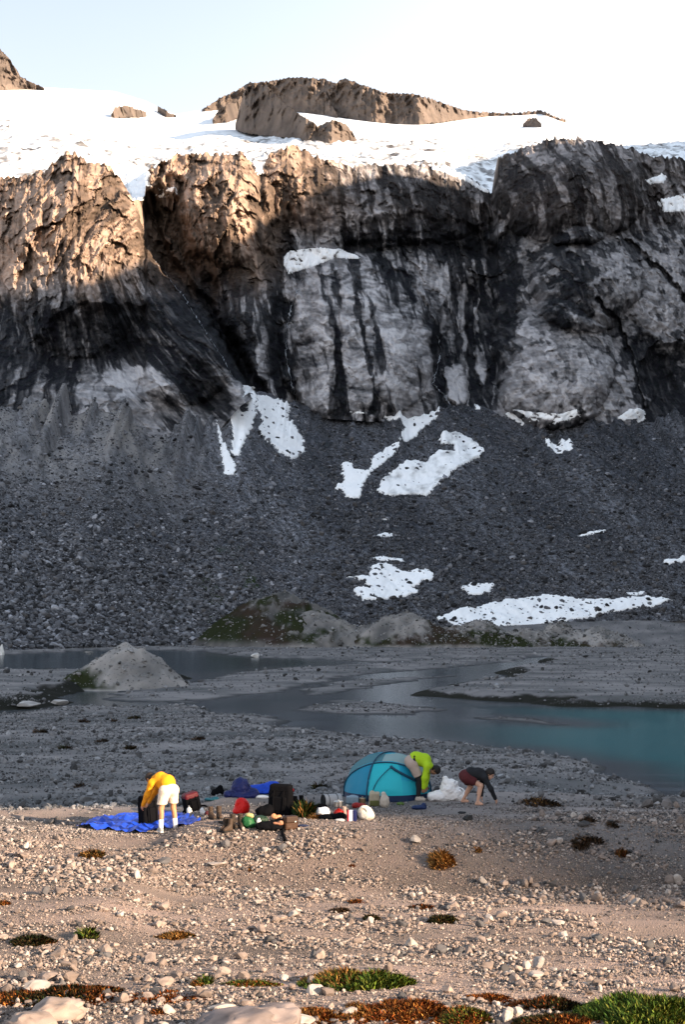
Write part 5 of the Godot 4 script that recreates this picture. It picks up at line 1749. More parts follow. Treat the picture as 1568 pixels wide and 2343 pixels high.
func ground_cloth(outline: Array, called: String, label: String, category: String, mat: Material, lift := 0.02, fold := 0.05) -> void:
	var poly := PackedVector2Array()
	for q in pairs(outline):
		var p := camp(q.x, q.y)
		poly.append(Vector2(p.x, p.z))
	var lo := poly[0]
	var hi := poly[0]
	for q in poly:
		lo = lo.min(q)
		hi = hi.max(q)
	var s := 0.025
	var w := int((hi.x - lo.x) / s) + 2
	var h := int((hi.y - lo.y) / s) + 2
	var ids := {}
	var st := SurfaceTool.new()
	st.begin(Mesh.PRIMITIVE_TRIANGLES)
	st.set_smooth_group(0)
	var n := 0
	var tri := []
	for jj in h - 1:
		for ii in w - 1:
			if not Geometry2D.is_point_in_polygon(lo + Vector2(ii + 0.5, jj + 0.5) * s, poly):
				continue
			var q := []
			for k in 4:
				var key := Vector2i(ii + (k & 1), jj + (k >> 1))
				if not ids.has(key):
					var x := lo.x + key.x * s
					var z := lo.y + key.y * s
					var y := ground(x, z) + lift + fold * absf(n_ridge.get_noise_2d(x * 14.0 + z * 5.0, z * 9.0)) + fold * 0.5 * n_fine.get_noise_2d(x * 30.0, z * 30.0)
					st.add_vertex(Vector3(x, y, z))
					ids[key] = n
					n += 1
				q.append(ids[key])
			tri.append_array([q[0], q[1], q[2], q[1], q[3], q[2]])
	for k in tri:
		st.add_index(k)
	st.generate_normals()
	tag(part(called, st.commit(), mat), label, category)

func soft(called: String, label: String, category: String, where: Vector3, prims: Array, mat: Material, turn := 0.0, k := 0.04, wob := 0.016, part_name := "cloth", cell := 0.013) -> Node3D:
	var o := thing(called, label, category, where, turn)
	part(part_name, solid(prims, cell, k, [], wob, 8.0), mat, o)
	return o

func boot(o: Node3D, x: float, z: float, turn: float, h: float, leather: Material, sole: Material) -> void:
	var t := Transform3D(Basis(Vector3.UP, turn), Vector3(x, 0, z))
	var up := part("upper", solid(moved([cap(Vector3(0, 0.06, -0.06), Vector3(0, h, -0.075), 0.05, 0.058), cap(Vector3(0, 0.055, -0.07), Vector3(0, 0.05, 0.1), 0.045, 0.042), cap(Vector3(0, 0.11, -0.04), Vector3(0, 0.06, 0.07), 0.045, 0.038)], t), 0.009, 0.025, [Plane(Vector3.UP, h)], 0.004, 6.0), leather, o)
	part("sole", solid(moved([boxy(Vector3(0, 0.014, 0.01), Vector3(0.034, 0.006, 0.125), 0.012)], t), 0.009, 0.0), sole, up)
	var lace := PackedVector3Array()
	for k in 9:
		lace.append(t * Vector3(0.028 * (1.0 if k % 2 == 0 else -1.0), lerpf(0.085, h - 0.02, k / 8.0), lerpf(0.055, -0.012, minf(k / 4.0, 1.0))))
	part("laces", tube(lace, 0.004, 4), sole, up)

func boots(label: String, where: Vector3, turn: float, h: float, leather: Material, apart := 0.13) -> void:
	var o := thing("hiking_boots", label, "boots", where, turn)
	var sole := plain(srgb(0.015, 0.014, 0.013), 0.9)
	boot(o, -apart * 0.5, 0.0, 0.1, h, leather, sole)
	boot(o, apart * 0.5, 0.03, -0.2, h, leather, sole)

func backpack(label: String, where: Vector3, turn: float, h: float, w: float, main: Material, lid: Material, lean := 0.0) -> Node3D:
	var o := thing("backpack", label, "backpack", where, turn)
	o.rotation.z = lean
	var trim := plain(srgb(0.006, 0.006, 0.007), 0.9)
	trim.metallic_specular = 0.12
	part("pack_bag", solid([boxy(Vector3(0, h * 0.42, 0), Vector3(w * 0.36, h * 0.34, 0.09), 0.06), egg(Vector3(0, h * 0.25, 0.05), Vector3(w * 0.5, h * 0.26, 0.15))], 0.014, 0.05, [], 0.012, 3.0), main, o)
	part("lid", solid([boxy(Vector3(0, h * 0.88, 0.01), Vector3(w * 0.34, h * 0.05, 0.09), 0.055)], 0.013, 0.03, [], 0.01, 3.0), lid, o)
	part("front_pocket", solid([boxy(Vector3(0, h * 0.4, 0.15), Vector3(w * 0.24, h * 0.18, 0.02), 0.035)], 0.013, 0.02, [], 0.008, 3.0), main, o)
	for s in [-1.0, 1.0]:
		var a := PackedVector3Array()
		for k in 13:
			var f := k / 12.0
			a.append(Vector3(s * (0.07 + 0.05 * f), lerpf(h * 0.8, h * 0.12, f), -0.12 - 0.10 * sin(f * PI)))
		part("shoulder_strap", tube(a, 0.022, 6), trim, o)
		var b := PackedVector3Array()
		for k in 9:
			var f := k / 8.0
			b.append(Vector3(s * (w * 0.42 + 0.16 * sin(f * 2.2)), h * (0.16 - 0.10 * f), -0.1 + 0.26 * f))
		part("hip_belt", tube(b, 0.024, 6), trim, o)
		part("compression_strap", tube(PackedVector3Array([Vector3(s * w * 0.2, h * 0.83, 0.17), Vector3(s * w * 0.21, h * 0.6, 0.215), Vector3(s * w * 0.2, h * 0.2, 0.22)]), 0.009, 5), trim, o)
	return o

func dome(phi: float, s: float) -> Vector3:
	# tent skin: base ring at s = 0, apex at s = 1
	var hexa := 1.0 / (0.93 + 0.07 * absf(cos(phi * 3.0 + PI * 0.5)) * 0.0 + 0.05 * (1.0 - absf(cos(phi * 2.0))))
	var rho := pow(cos(s * PI * 0.5), 0.80)
	return Vector3(cos(phi) * 1.12 * rho * hexa, 1.22 * pow(sin(s * PI * 0.5), 0.92), sin(phi) * 0.92 * rho * hexa)

func pole_s(phi: float) -> float:
	return 0.60 * pow(maxf(sin(phi), 0.0), 0.62)

func make_tent() -> void:
	var where := camp(1312, 2706) + Vector3(0, 0, -0.8)
	where.y = ground(where.x, where.z) - 0.01
	var o := thing("dome_tent", "turquoise dome tent with its door open and grey mesh top", "tent", where, -0.12)
	o.scale = Vector3.ONE * 0.9
	var sets := {}
	var nphi := 144
	var ns := 56
	for i in nphi:
		for jx in ns:
			var phi := TAU * (i + 0.5) / nphi
			var s := (jx + 0.5) / ns
			var deg := rad_to_deg(phi)
			var ps := pole_s(phi)
			var key := "rear_panel"
			if s < 0.075:
				key = "floor_tub"
			elif deg < 180.0:
				if s < ps:
					if deg > 112.0:
						key = "side_panel"
					elif deg > 66.0:
						key = "front_panel"
					elif deg > 12.0:
						key = "door_flap" if s < 0.16 + 0.12 * sin((deg - 12.0) / 54.0 * PI * 0.5) else "door_panel"
					else:
						key = "right_panel"
				elif s > 0.93 or (s - ps < 0.05):
					key = "ridge_panel"
				elif deg > 97.0:
					key = "left_mesh_panel"
				else:
					key = "right_mesh_panel"
			if not sets.has(key):
				var st := SurfaceTool.new()
				st.begin(Mesh.PRIMITIVE_TRIANGLES)
				st.set_smooth_group(0)
				sets[key] = st
			var st: SurfaceTool = sets[key]
			var c := []
			for k in 4:
				var a := TAU * (i + (k & 1)) / nphi
				var b := float(jx + (k >> 1)) / ns
				var p := dome(a, b)
				# the cloth sags between the poles
				var sag := 0.025 * absf(sin((b - pole_s(a)) * 7.0)) * (1.0 if sin(a) > 0.0 else 0.4) + 0.012 * n_mid.get_noise_3dv(p * 40.0)
				c.append(p * (1.0 - sag))
			for k in [0, 2, 1, 1, 2, 3]:
				st.add_vertex(c[k])
	var look := {"rear_panel": nylon(0.01, 0.15, 0.24), "floor_tub": nylon(0.008, 0.02, 0.06), "side_panel": nylon(0.01, 0.19, 0.31), "front_panel": nylon(0.015, 0.37, 0.44), "door_flap": nylon(0.015, 0.33, 0.42), "door_panel": nylon(0.01, 0.27, 0.42), "right_panel": nylon(0.01, 0.19, 0.31), "ridge_panel": nylon(0.015, 0.24, 0.33), "left_mesh_panel": nylon(0.06, 0.16, 0.19, 0.9), "right_mesh_panel": nylon(0.21, 0.30, 0.30, 0.9)}
	for key in sets:
		var st: SurfaceTool = sets[key]
		st.index()
		st.generate_normals()
		part(key, st.commit(), look[key], o)
	var pole_m := nylon(0.012, 0.05, 0.09)
	var curves := [[], [], [], []]
	for k in 41:
		var f := k / 40.0
		var a := PI * f
		curves[0].append(dome(a, pole_s(a)) * 1.012)
		curves[1].append(dome(-a, 0.62 * pow(sin(a), 0.62)) * 1.012)
		var b := deg_to_rad(114.0) if f < 0.5 else deg_to_rad(294.0)
		curves[2].append(dome(b, 1.0 - absf(f - 0.5) * 2.0) * 1.012)
		var g := lerpf(deg_to_rad(80.0), deg_to_rad(14.0), f)
		curves[3].append(dome(g, lerpf(0.52, 0.13, pow(f, 0.75))) * 1.012)
	for k in 4:
		part("pole_sleeve" if k < 3 else "door_zip_edge", tube(PackedVector3Array(curves[k]), 0.019 if k < 3 else 0.036, 7), pole_m, o)
	var seam := []
	for k in 21:
		var f := k / 20.0
		seam.append(dome(lerpf(deg_to_rad(106), deg_to_rad(80), f * f), lerpf(0.04, 0.5, f)) * 1.012)
	part("guy_line", tube(PackedVector3Array(seam), 0.012, 5), pole_m, o)
	for a in [0.0, 60.0, 114.0, 180.0, 240.0, 300.0]:
		var p := dome(deg_to_rad(a), 0.0)
		part("peg_loop", tube(PackedVector3Array([p * 1.0 + Vector3(0, 0.05, 0), p * 1.05 + Vector3(0, 0.02, 0), p * 1.10 + Vector3(0, -0.03, 0)]), 0.01, 5), pole_m, o)

func pot(o: Node3D, r: float, h: float, mat: Material, y := 0.0) -> void:
	var b := part("pot_body", lathe(PackedVector2Array([Vector2(0.001, y), Vector2(r * 0.93, y), Vector2(r, y + 0.012), Vector2(r, y + h), Vector2(r * 1.05, y + h + 0.004), Vector2(r * 0.97, y + h + 0.008)])), mat, o)
	var lid := part("pot_lid", lathe(PackedVector2Array([Vector2(r * 1.03, y + h + 0.010), Vector2(r * 0.9, y + h + 0.022), Vector2(r * 0.2, y + h + 0.03), Vector2(0.001, y + h + 0.03)])), mat, o)
	part("knob", lathe(PackedVector2Array([Vector2(0.008, y + h + 0.031), Vector2(0.015, y + h + 0.045), Vector2(0.001, y + h + 0.05)]), 10), mat, lid)
	var a := PackedVector3Array()
	for k in 13:
		var f := PI * k / 12.0
		a.append(Vector3(cos(f) * r * 1.05, y + h * 0.8 + sin(f) * r * 0.4, sin(f) * r * 1.0))
	part("handle", tube(a, 0.004, 5), mat, b)

func make_camp() -> void:
	t_cloth = noise_tex(0.02, 3, 30, 8.0)
	var black := nylon(0.005, 0.005, 0.006, 0.9)
	black.metallic_specular = 0.12
	var dark := nylon(0.016, 0.015, 0.014, 0.8)
	var white := nylon(0.7, 0.69, 0.68, 0.5)
	var steel := plain(srgb(0.6, 0.58, 0.55), 0.3)
	steel.metallic = 1.0
	var leather := plain(srgb(0.045, 0.028, 0.018), 0.65, t_cloth, 5.0, 0.5)
	make_tent()
	ground_cloth([258, 2796, 300, 2778, 350, 2766, 420, 2758, 470, 2745, 560, 2738, 610, 2752, 678, 2771, 640, 2784, 590, 2796, 540, 2803, 475, 2819, 400, 2808, 330, 2804], "tarp", "bright blue tarp spread under the person in yellow", "tarp", nylon(0.012, 0.05, 0.40, 0.3), 0.025, 0.13)
	backpack("tall black backpack standing on the blue tarp", camp(502, 2786), 0.7, 0.68, 0.40, black, black, 0.08)
	# left group
	var pk := backpack("black backpack with a dark red lid lying behind the lime helmet", camp(652, 2738), 0.5, 0.44, 0.36, black, nylon(0.09, 0.008, 0.012), 0.0)
	pk.rotation.z = 0.25
	var hel := thing("climbing_helmet", "lime green climbing helmet", "helmet", camp(647, 2738) + Vector3(0, 0.14, 0.04), 0.6)
	hel.rotation.z = -0.18
	part("shell", solid([egg(Vector3(0, 0.05, 0), Vector3(0.115, 0.125, 0.135))], 0.009, 0.0, [Plane(Vector3.DOWN, -0.03)]), plain(srgb(0.42, 0.55, 0.03), 0.35), hel)
	part("rim", tube(ring(0.115, 0.135, 0.032), 0.007, 6), plain(srgb(0.25, 0.33, 0.03), 0.5), hel)
	var tail := PackedVector3Array()
	for k in 9:
		tail.append(Vector3(0.09 - 0.02 * sin(k * 0.4), 0.03 - 0.018 * k, 0.06 - 0.01 * k))
	part("chin_strap", tube(tail, 0.006, 5), dark, hel)
	var jug := thing("water_jug", "small white jug under the lime helmet", "jug", camp(639, 2744), 0.0)
	part("jug_body", lathe(PackedVector2Array([Vector2(0.001, 0), Vector2(0.062, 0), Vector2(0.068, 0.02), Vector2(0.064, 0.11), Vector2(0.035, 0.145), Vector2(0.03, 0.16), Vector2(0.001, 0.16)])), plain(srgb(0.68, 0.66, 0.62), 0.4), jug)
	part("cap", lathe(PackedVector2Array([Vector2(0.036, 0.158), Vector2(0.036, 0.18), Vector2(0.001, 0.181)]), 14), plain(srgb(0.3, 0.3, 0.3), 0.5), jug)
	soft("crumpled_bag", "small crumpled white bag in front of the red-lidded pack", "bag", camp(681, 2748), [egg(Vector3(0, 0.07, 0), Vector3(0.05, 0.08, 0.05)), egg(Vector3(0.06, 0.03, 0), Vector3(0.07, 0.035, 0.05))], white)
	soft("cloth", "crumpled teal cloth on the gravel right of the red-lidded pack", "cloth", camp(712, 2702), [egg(Vector3(0, 0.03, 0), Vector3(0.16, 0.04, 0.1)), egg(Vector3(0.1, 0.04, 0), Vector3(0.08, 0.05, 0.08))], nylon(0.01, 0.08, 0.11), 0.0, 0.03, 0.03)
	boots("brown hiking boots standing between the helmet and the red sack", camp(727, 2764), 0.5, 0.27, leather, 0.16)
	soft("stuff_sack", "lumpy black sack left of the navy heap", "sack", camp(736, 2684), [egg(Vector3(0, 0.1, 0), Vector3(0.19, 0.12, 0.14)), egg(Vector3(0.05, 0.22, 0), Vector3(0.09, 0.09, 0.09)), egg(Vector3(-0.13, 0.05, 0.02), Vector3(0.1, 0.06, 0.1))], black, 0.0, 0.05, 0.025)
	# back group
	soft("sleeping_bag", "navy blue sleeping bag heaped into a dome", "sleeping bag", camp(812, 2690), [egg(Vector3(0, 0.16, 0), Vector3(0.25, 0.32, 0.24)), egg(Vector3(-0.3, 0.06, 0.02), Vector3(0.12, 0.1, 0.14)), egg(Vector3(0.26, 0.08, 0), Vector3(0.2, 0.14, 0.18)), egg(Vector3(0.05, 0.05, 0.05), Vector3(0.34, 0.09, 0.22))], nylon(0.005, 0.010, 0.075), 0.0, 0.05, 0.03)
	soft("sleeping_bag", "royal blue sleeping bag stretched out right of the navy one", "sleeping bag", camp(892, 2680) + Vector3(0, 0, -0.1), [cap(Vector3(-0.3, 0.1, 0), Vector3(0.24, 0.17, -0.05), 0.11, 0.13), egg(Vector3(0.2, 0.14, 0), Vector3(0.2, 0.14, 0.16)), egg(Vector3(-0.1, 0.05, 0.06), Vector3(0.35, 0.06, 0.16))], nylon(0.006, 0.05, 0.42), 0.0, 0.07, 0.03)
	soft("towel", "white cloth lying in front of the royal blue sleeping bag", "cloth", camp(882, 2694), [egg(Vector3(0, 0.03, 0), Vector3(0.16, 0.05, 0.08)), cap(Vector3(-0.3, 0.015, 0), Vector3(0.28, 0.035, 0.0), 0.022, 0.02)], white, 0.0, 0.02, 0.015)
	soft("towel", "white cloth lying left below the navy heap", "cloth", camp(763, 2682), [egg(Vector3(0, 0.02, 0), Vector3(0.13, 0.03, 0.07))], white, 0.0, 0.02, 0.015)
	var rs := soft("stuff_sack", "bright red stuff sack standing alone on the gravel", "sack", camp(814, 2746), [egg(Vector3(0.02, 0.14, 0), Vector3(0.17, 0.18, 0.15)), egg(Vector3(-0.02, 0.25, 0), Vector3(0.12, 0.11, 0.11)), egg(Vector3(-0.06, 0.06, 0.03), Vector3(0.14, 0.08, 0.13))], nylon(0.55, 0.006, 0.004, 0.45), 0.0, 0.06, 0.025)
	part("draw_cord", tube(ring(0.06, 0.06, 0.335, Vector3(-0.028, 0, 0)), 0.008, 5), dark, rs)
	backpack("big black backpack upright in the middle of the camp", camp(946, 2752), -0.25, 0.68, 0.54, black, black, -0.04)
	var tg := soft("luggage_tag", "small white luggage tag at the side of the big black backpack", "tag", camp(978, 2748) + Vector3(0, 0.25, 0.1), [boxy(Vector3.ZERO, Vector3(0.05, 0.016, 0.006), 0.004, Vector3(0, 0, -0.5))], white, 0.0, 0.0, 0.0, "label_plate", 0.006)
	tg.position.x += 0.02
	soft("stuff_sack", "black sack lying against the left side of the big black backpack", "sack", camp(893, 2756), [egg(Vector3(0, 0.11, 0), Vector3(0.2, 0.13, 0.15)), egg(Vector3(0.1, 0.16, 0), Vector3(0.13, 0.12, 0.12))], black, 0.0, 0.05, 0.025)
	soft("stuff_sack", "small red pouch behind the big black backpack", "pouch", camp(985, 2676), [egg(Vector3(0, 0.06, 0), Vector3(0.07, 0.07, 0.06)), egg(Vector3(0.03, 0.09, 0), Vector3(0.04, 0.05, 0.04))], nylon(0.45, 0.008, 0.01), 0.0, 0.03, 0.01)
	boots("black boots right of the big black backpack", camp(1012, 2716), 0.9, 0.21, black, 0.17)
	# front edge
	boots("tall dark boots with pale lining at the front edge of the camp", camp(764, 2806), -0.5, 0.27, leather, 0.12)
	boots("dark boots leaning together behind the tall pair", camp(800, 2796), 0.4, 0.3, plain(srgb(0.03, 0.02, 0.013), 0.7), 0.14)
	var gs := soft("stuff_sack", "green sack with a pale top at the front of the camp", "sack", camp(836, 2793), [egg(Vector3(0, 0.12, 0), Vector3(0.13, 0.14, 0.12)), egg(Vector3(0.05, 0.06, 0.03), Vector3(0.12, 0.07, 0.1))], nylon(0.01, 0.075, 0.022), 0.0, 0.05, 0.02)
	part("pale_top", solid([egg(Vector3(0.02, 0.26, 0), Vector3(0.09, 0.05, 0.08)), egg(Vector3(0.08, 0.25, 0.02), Vector3(0.05, 0.05, 0.05))], 0.012, 0.02, [], 0.02, 3.0), nylon(0.3, 0.27, 0.12), gs)
	var bt := thing("water_bottle", "white bottle with a pink base beside the green sack", "bottle", camp(873, 2793), 0.0)
	part("bottle_body", lathe(PackedVector2Array([Vector2(0.05, 0.075), Vector2(0.05, 0.15), Vector2(0.03, 0.18), Vector2(0.026, 0.2), Vector2(0.001, 0.2)])), plain(srgb(0.72, 0.68, 0.68), 0.35), bt)
	part("pink_base", lathe(PackedVector2Array([Vector2(0.001, 0), Vector2(0.05, 0), Vector2(0.052, 0.01), Vector2(0.052, 0.076)])), plain(srgb(0.3, 0.03, 0.09), 0.4), bt)
	part("cap", lathe(PackedVector2Array([Vector2(0.029, 0.198), Vector2(0.029, 0.222), Vector2(0.001, 0.223)]), 14), plain(srgb(0.06, 0.06, 0.07), 0.5), bt)
	soft("clothes_heap", "low heap of black clothes at the front edge of the camp", "clothes", camp(918, 2801), [egg(Vector3(0, 0.08, 0), Vector3(0.3, 0.11, 0.16)), egg(Vector3(0.17, 0.12, 0), Vector3(0.16, 0.11, 0.13)), egg(Vector3(-0.2, 0.07, 0.02), Vector3(0.15, 0.09, 0.12))], black, 0.0, 0.05, 0.03)
	soft("food_bag", "tan crumpled food bag on the black clothes heap", "bag", camp(930, 2798) + Vector3(0, 0.19, -0.05), [egg(Vector3(0, 0.04, 0), Vector3(0.09, 0.05, 0.07)), egg(Vector3(-0.04, 0.08, 0), Vector3(0.05, 0.05, 0.04)), egg(Vector3(0.07, 0.06, 0), Vector3(0.05, 0.04, 0.04))], nylon(0.42, 0.19, 0.09), 0.0, 0.03, 0.025)
	var bb := soft("leather_bag", "boxy dark brown bag right of the clothes heap", "bag", camp(979, 2799), [boxy(Vector3(0, 0.14, 0), Vector3(0.11, 0.1, 0.07), 0.04)], plain(srgb(0.05, 0.022, 0.01), 0.6, t_cloth, 4.0, 0.7), 0.4, 0.03, 0.012)
	part("flap", solid([boxy(Vector3(0, 0.22, 0.05), Vector3(0.115, 0.05, 0.065), 0.02)], 0.012, 0.0), plain(srgb(0.035, 0.016, 0.008), 0.6), bb)
	part("buckle", solid([boxy(Vector3(0.07, 0.17, 0.13), Vector3(0.014, 0.014, 0.004), 0.004)], 0.006, 0.0), steel, bb)
	var st := PackedVector3Array()  # black strip running down the face of the bank
	for k in 9:
		var f := k / 8.0
		var q := camp(958 - 4.0 * sin(f * 5.0), lerpf(2800, 2842, f))
		st.append(q + Vector3(0, 0.03, 0.02))
	tag(part("pack_strap", tube(st, 0.035, 7), black), "wide black strip trailing down the bank below the brown bag", "strap")
	soft("trousers", "dark blue trousers lying flat right of the brown bag", "clothes", camp(1018, 2790), [egg(Vector3(0, 0.02, 0), Vector3(0.15, 0.03, 0.07))], nylon(0.015, 0.02, 0.05), 0.0, 0.02, 0.012)
	# kitchen
	var pad := thing("sleeping_pad", "grey foam sleeping pad rolled up left of the tent", "sleeping pad", camp(1120, 2722) + Vector3(0, 0.15, 0), 0.0)
	pad.rotation = Vector3(0, 0.45, 0)
	var roll := part("foam_roll", solid([cap(Vector3(-0.22, 0, 0), Vector3(0.22, 0, 0), 0.15, 0.15)], 0.012, 0.0, [Plane(Vector3.RIGHT, 0.22), Plane(Vector3.LEFT, 0.22)]), plain(srgb(0.30, 0.30, 0.31), 0.85, t_cloth, 3.0, 0.4), pad)
	var spiral := PackedVector3Array()
	for k in 90:
		var a := k * 0.28
		spiral.append(Vector3(-0.222, cos(a), sin(a)) * Vector3(1, 0.02 + 0.0014 * k, 0.02 + 0.0014 * k))
	part("rolled_edge", tube(spiral, 0.009, 5), plain(srgb(0.02, 0.02, 0.022), 0.9), roll)
	part("roll_end", lathe(PackedVector2Array([Vector2(0.001, 0), Vector2(0.146, 0), Vector2(0.146, 0.006)])), plain(srgb(0.012, 0.012, 0.013), 0.9), roll).transform = Transform3D(Basis(Vector3.BACK, PI * 0.5), Vector3(-0.221, 0, 0))
	for s in [-0.1, 0.12]:
		part("strap", tube(ring(0.152, 0.152, s), 0.008, 5), dark, pad).rotation.z = PI * 0.5
	soft("plastic_bag", "white plastic bag left of the camp stove", "bag", camp(1091, 2754), [egg(Vector3(0, 0.08, 0), Vector3(0.14, 0.1, 0.1)), egg(Vector3(0.06, 0.14, 0), Vector3(0.07, 0.06, 0.06)), egg(Vector3(-0.1, 0.1, 0), Vector3(0.05, 0.08, 0.05))], nylon(0.72, 0.72, 0.74, 0.4), 0.0, 0.04, 0.03)
	soft("clothes_heap", "low black cloth in front of the camp stove", "clothes", camp(1120, 2764), [egg(Vector3(0, 0.04, 0), Vector3(0.3, 0.07, 0.12)), egg(Vector3(0.2, 0.06, 0), Vector3(0.12, 0.08, 0.1))], black, 0.0, 0.04, 0.02)
	var stove := thing("camp_stove", "red camp stove with a steel pot on top", "stove", camp(1143, 2754), 0.0)
	part("fuel_tank", lathe(PackedVector2Array([Vector2(0.001, 0), Vector2(0.10, 0), Vector2(0.115, 0.02), Vector2(0.115, 0.10), Vector2(0.08, 0.14), Vector2(0.03, 0.15), Vector2(0.03, 0.17), Vector2(0.001, 0.17)])), plain(srgb(0.34, 0.012, 0.008), 0.35), stove)
	for k in 3:
		var a := TAU * k / 3.0
		part("pot_support", tube(PackedVector3Array([Vector3(cos(a) * 0.05, 0.15, sin(a) * 0.05), Vector3(cos(a) * 0.10, 0.185, sin(a) * 0.10), Vector3(cos(a) * 0.08, 0.205, sin(a) * 0.08)]), 0.005, 5), steel, stove)
	var p1 := thing("cooking_pot", "steel cooking pot on the red stove", "pot", stove.position + Vector3(0, 0.206, 0), 0.3)
	pot(p1, 0.10, 0.11, steel)
	var cup := thing("mug", "pale enamel mug right of the red stove", "mug", camp(1162, 2752), 0.0)
	part("mug_body", lathe(PackedVector2Array([Vector2(0.001, 0), Vector2(0.045, 0), Vector2(0.05, 0.01), Vector2(0.05, 0.2), Vector2(0.046, 0.2), Vector2(0.046, 0.02), Vector2(0.001, 0.015)])), plain(srgb(0.55, 0.42, 0.35), 0.4), cup)
	part("handle", tube(PackedVector3Array([Vector3(0.05, 0.16, 0), Vector3(0.085, 0.15, 0), Vector3(0.09, 0.1, 0), Vector3(0.08, 0.06, 0), Vector3(0.05, 0.05, 0)]), 0.006, 5), plain(srgb(0.5, 0.4, 0.33), 0.4), cup)
	var box := thing("food_box", "upright box striped red, white and blue", "box", camp(1187, 2771), -0.15)
	for k in 3:
		part(["red_side", "white_front", "blue_side"][k], solid([boxy(Vector3([-0.07, -0.012, 0.07][k], 0.115, 0), Vector3([0.01, 0.036, 0.034][k], 0.11, 0.05), 0.006)], 0.008, 0.0), plain([srgb(0.45, 0.015, 0.02), srgb(0.72, 0.70, 0.74), srgb(0.015, 0.02, 0.09)][k], 0.5), box)
	var cb := soft("tote_bag", "rounded cream bag with a looped handle at the right end of the kitchen", "bag", camp(1234, 2765), [egg(Vector3(0, 0.13, 0), Vector3(0.16, 0.15, 0.13)), egg(Vector3(0.05, 0.08, 0.02), Vector3(0.15, 0.09, 0.12)), egg(Vector3(-0.03, 0.22, 0), Vector3(0.1, 0.08, 0.09))], nylon(0.70, 0.63, 0.53, 0.7), 0.0, 0.06, 0.02)
	var hp := PackedVector3Array()
	for k in 13:
		var a := PI * k / 12.0
		hp.append(Vector3(-0.05 + cos(a) * 0.08, 0.16 + sin(a) * 0.1, 0.13))
	part("handle", tube(hp, 0.012, 6), nylon(0.5, 0.44, 0.36), cb)
	soft("stuff_sack", "flat dark red sack behind the cream bag", "sack", camp(1213, 2727), [egg(Vector3(0, 0.05, 0), Vector3(0.17, 0.07, 0.1)), egg(Vector3(-0.08, 0.07, 0), Vector3(0.08, 0.06, 0.08))], nylon(0.22, 0.01, 0.008), 0.0, 0.04, 0.015)
	var warm_lit_steel := plain(srgb(0.55, 0.36, 0.22), 0.3)  # silver pot: the warm light on it is put into the metal colour
	warm_lit_steel.metallic = 1.0
	pot(thing("cooking_pot", "silver cooking pot near the tent with warm light painted into its colour", "pot", camp(1224, 2712), 0.2), 0.085, 0.12, warm_lit_steel)
	soft("plastic_box", "blue-grey plastic tub between the rolled pad and the silver pot", "tub", camp(1190, 2712), [boxy(Vector3(0, 0.09, 0), Vector3(0.12, 0.06, 0.08), 0.03), egg(Vector3(0.02, 0.17, 0), Vector3(0.1, 0.04, 0.08))], nylon(0.2, 0.26, 0.31, 0.4), 0.0, 0.03, 0.01)
	var c1 := soft("canvas_bag", "tall tan canvas bag in front of the tent, left of two", "bag", camp(1264, 2722), [boxy(Vector3(0, 0.17, 0), Vector3(0.09, 0.13, 0.06), 0.035), egg(Vector3(-0.05, 0.32, 0), Vector3(0.06, 0.06, 0.05))], nylon(0.34, 0.29, 0.21, 0.85), 0.0, 0.04, 0.02)
	part("green_pocket", solid([boxy(Vector3(0, 0.09, 0.1), Vector3(0.09, 0.045, 0.012), 0.02)], 0.01, 0.0, [], 0.006, 4.0), nylon(0.10, 0.10, 0.03), c1)
	soft("canvas_bag", "pale canvas bag in front of the tent, right of two", "bag", camp(1299, 2725), [egg(Vector3(0, 0.13, 0), Vector3(0.11, 0.15, 0.09)), cap(Vector3(0, 0.2, 0), Vector3(-0.03, 0.31, 0), 0.09, 0.06)], nylon(0.44, 0.38, 0.32, 0.85), 0.0, 0.04, 0.02)
	soft("stuff_sack", "flat green pouch on the gravel in front of the tent", "pouch", camp(1352, 2718), [egg(Vector3(0, 0.035, 0), Vector3(0.09, 0.05, 0.07))], nylon(0.07, 0.12, 0.025), 0.0, 0.02, 0.012)
	var lan := thing("lantern", "tiny white lantern by the tent base", "lantern", camp(1337, 2704), 0.0)
	part("lantern_body", lathe(PackedVector2Array([Vector2(0.001, 0), Vector2(0.035, 0), Vector2(0.038, 0.06), Vector2(0.025, 0.085), Vector2(0.001, 0.09)])), plain(srgb(0.7, 0.68, 0.6), 0.3), lan)
	part("wire_loop", tube(PackedVector3Array([Vector3(-0.03, 0.07, 0), Vector3(-0.02, 0.12, 0), Vector3(0.02, 0.12, 0), Vector3(0.03, 0.07, 0)]), 0.004, 5), steel, lan)
	soft("jacket", "navy jacket dropped on the gravel below the stooping person", "jacket", camp(1415, 2731), [egg(Vector3(0, 0.04, 0), Vector3(0.17, 0.06, 0.09)), egg(Vector3(0.11, 0.08, 0), Vector3(0.06, 0.07, 0.05))], nylon(0.008, 0.02, 0.07), 0.0, 0.03, 0.02)
	soft("plastic_sack", "big translucent white sack beside the stooping person", "sack", camp(1528, 2702) + Vector3(0, 0, -0.12), [egg(Vector3(-0.08, 0.2, 0), Vector3(0.2, 0.26, 0.2)), cap(Vector3(-0.12, 0.3, 0), Vector3(-0.17, 0.52, 0), 0.16, 0.07), egg(Vector3(0.12, 0.14, 0), Vector3(0.2, 0.17, 0.18)), egg(Vector3(0.0, 0.38, 0), Vector3(0.14, 0.12, 0.13)), egg(Vector3(0.22, 0.09, 0.02), Vector3(0.13, 0.11, 0.13))], nylon(0.74, 0.71, 0.70, 0.35), 0.0, 0.05, 0.04, "plastic_film")
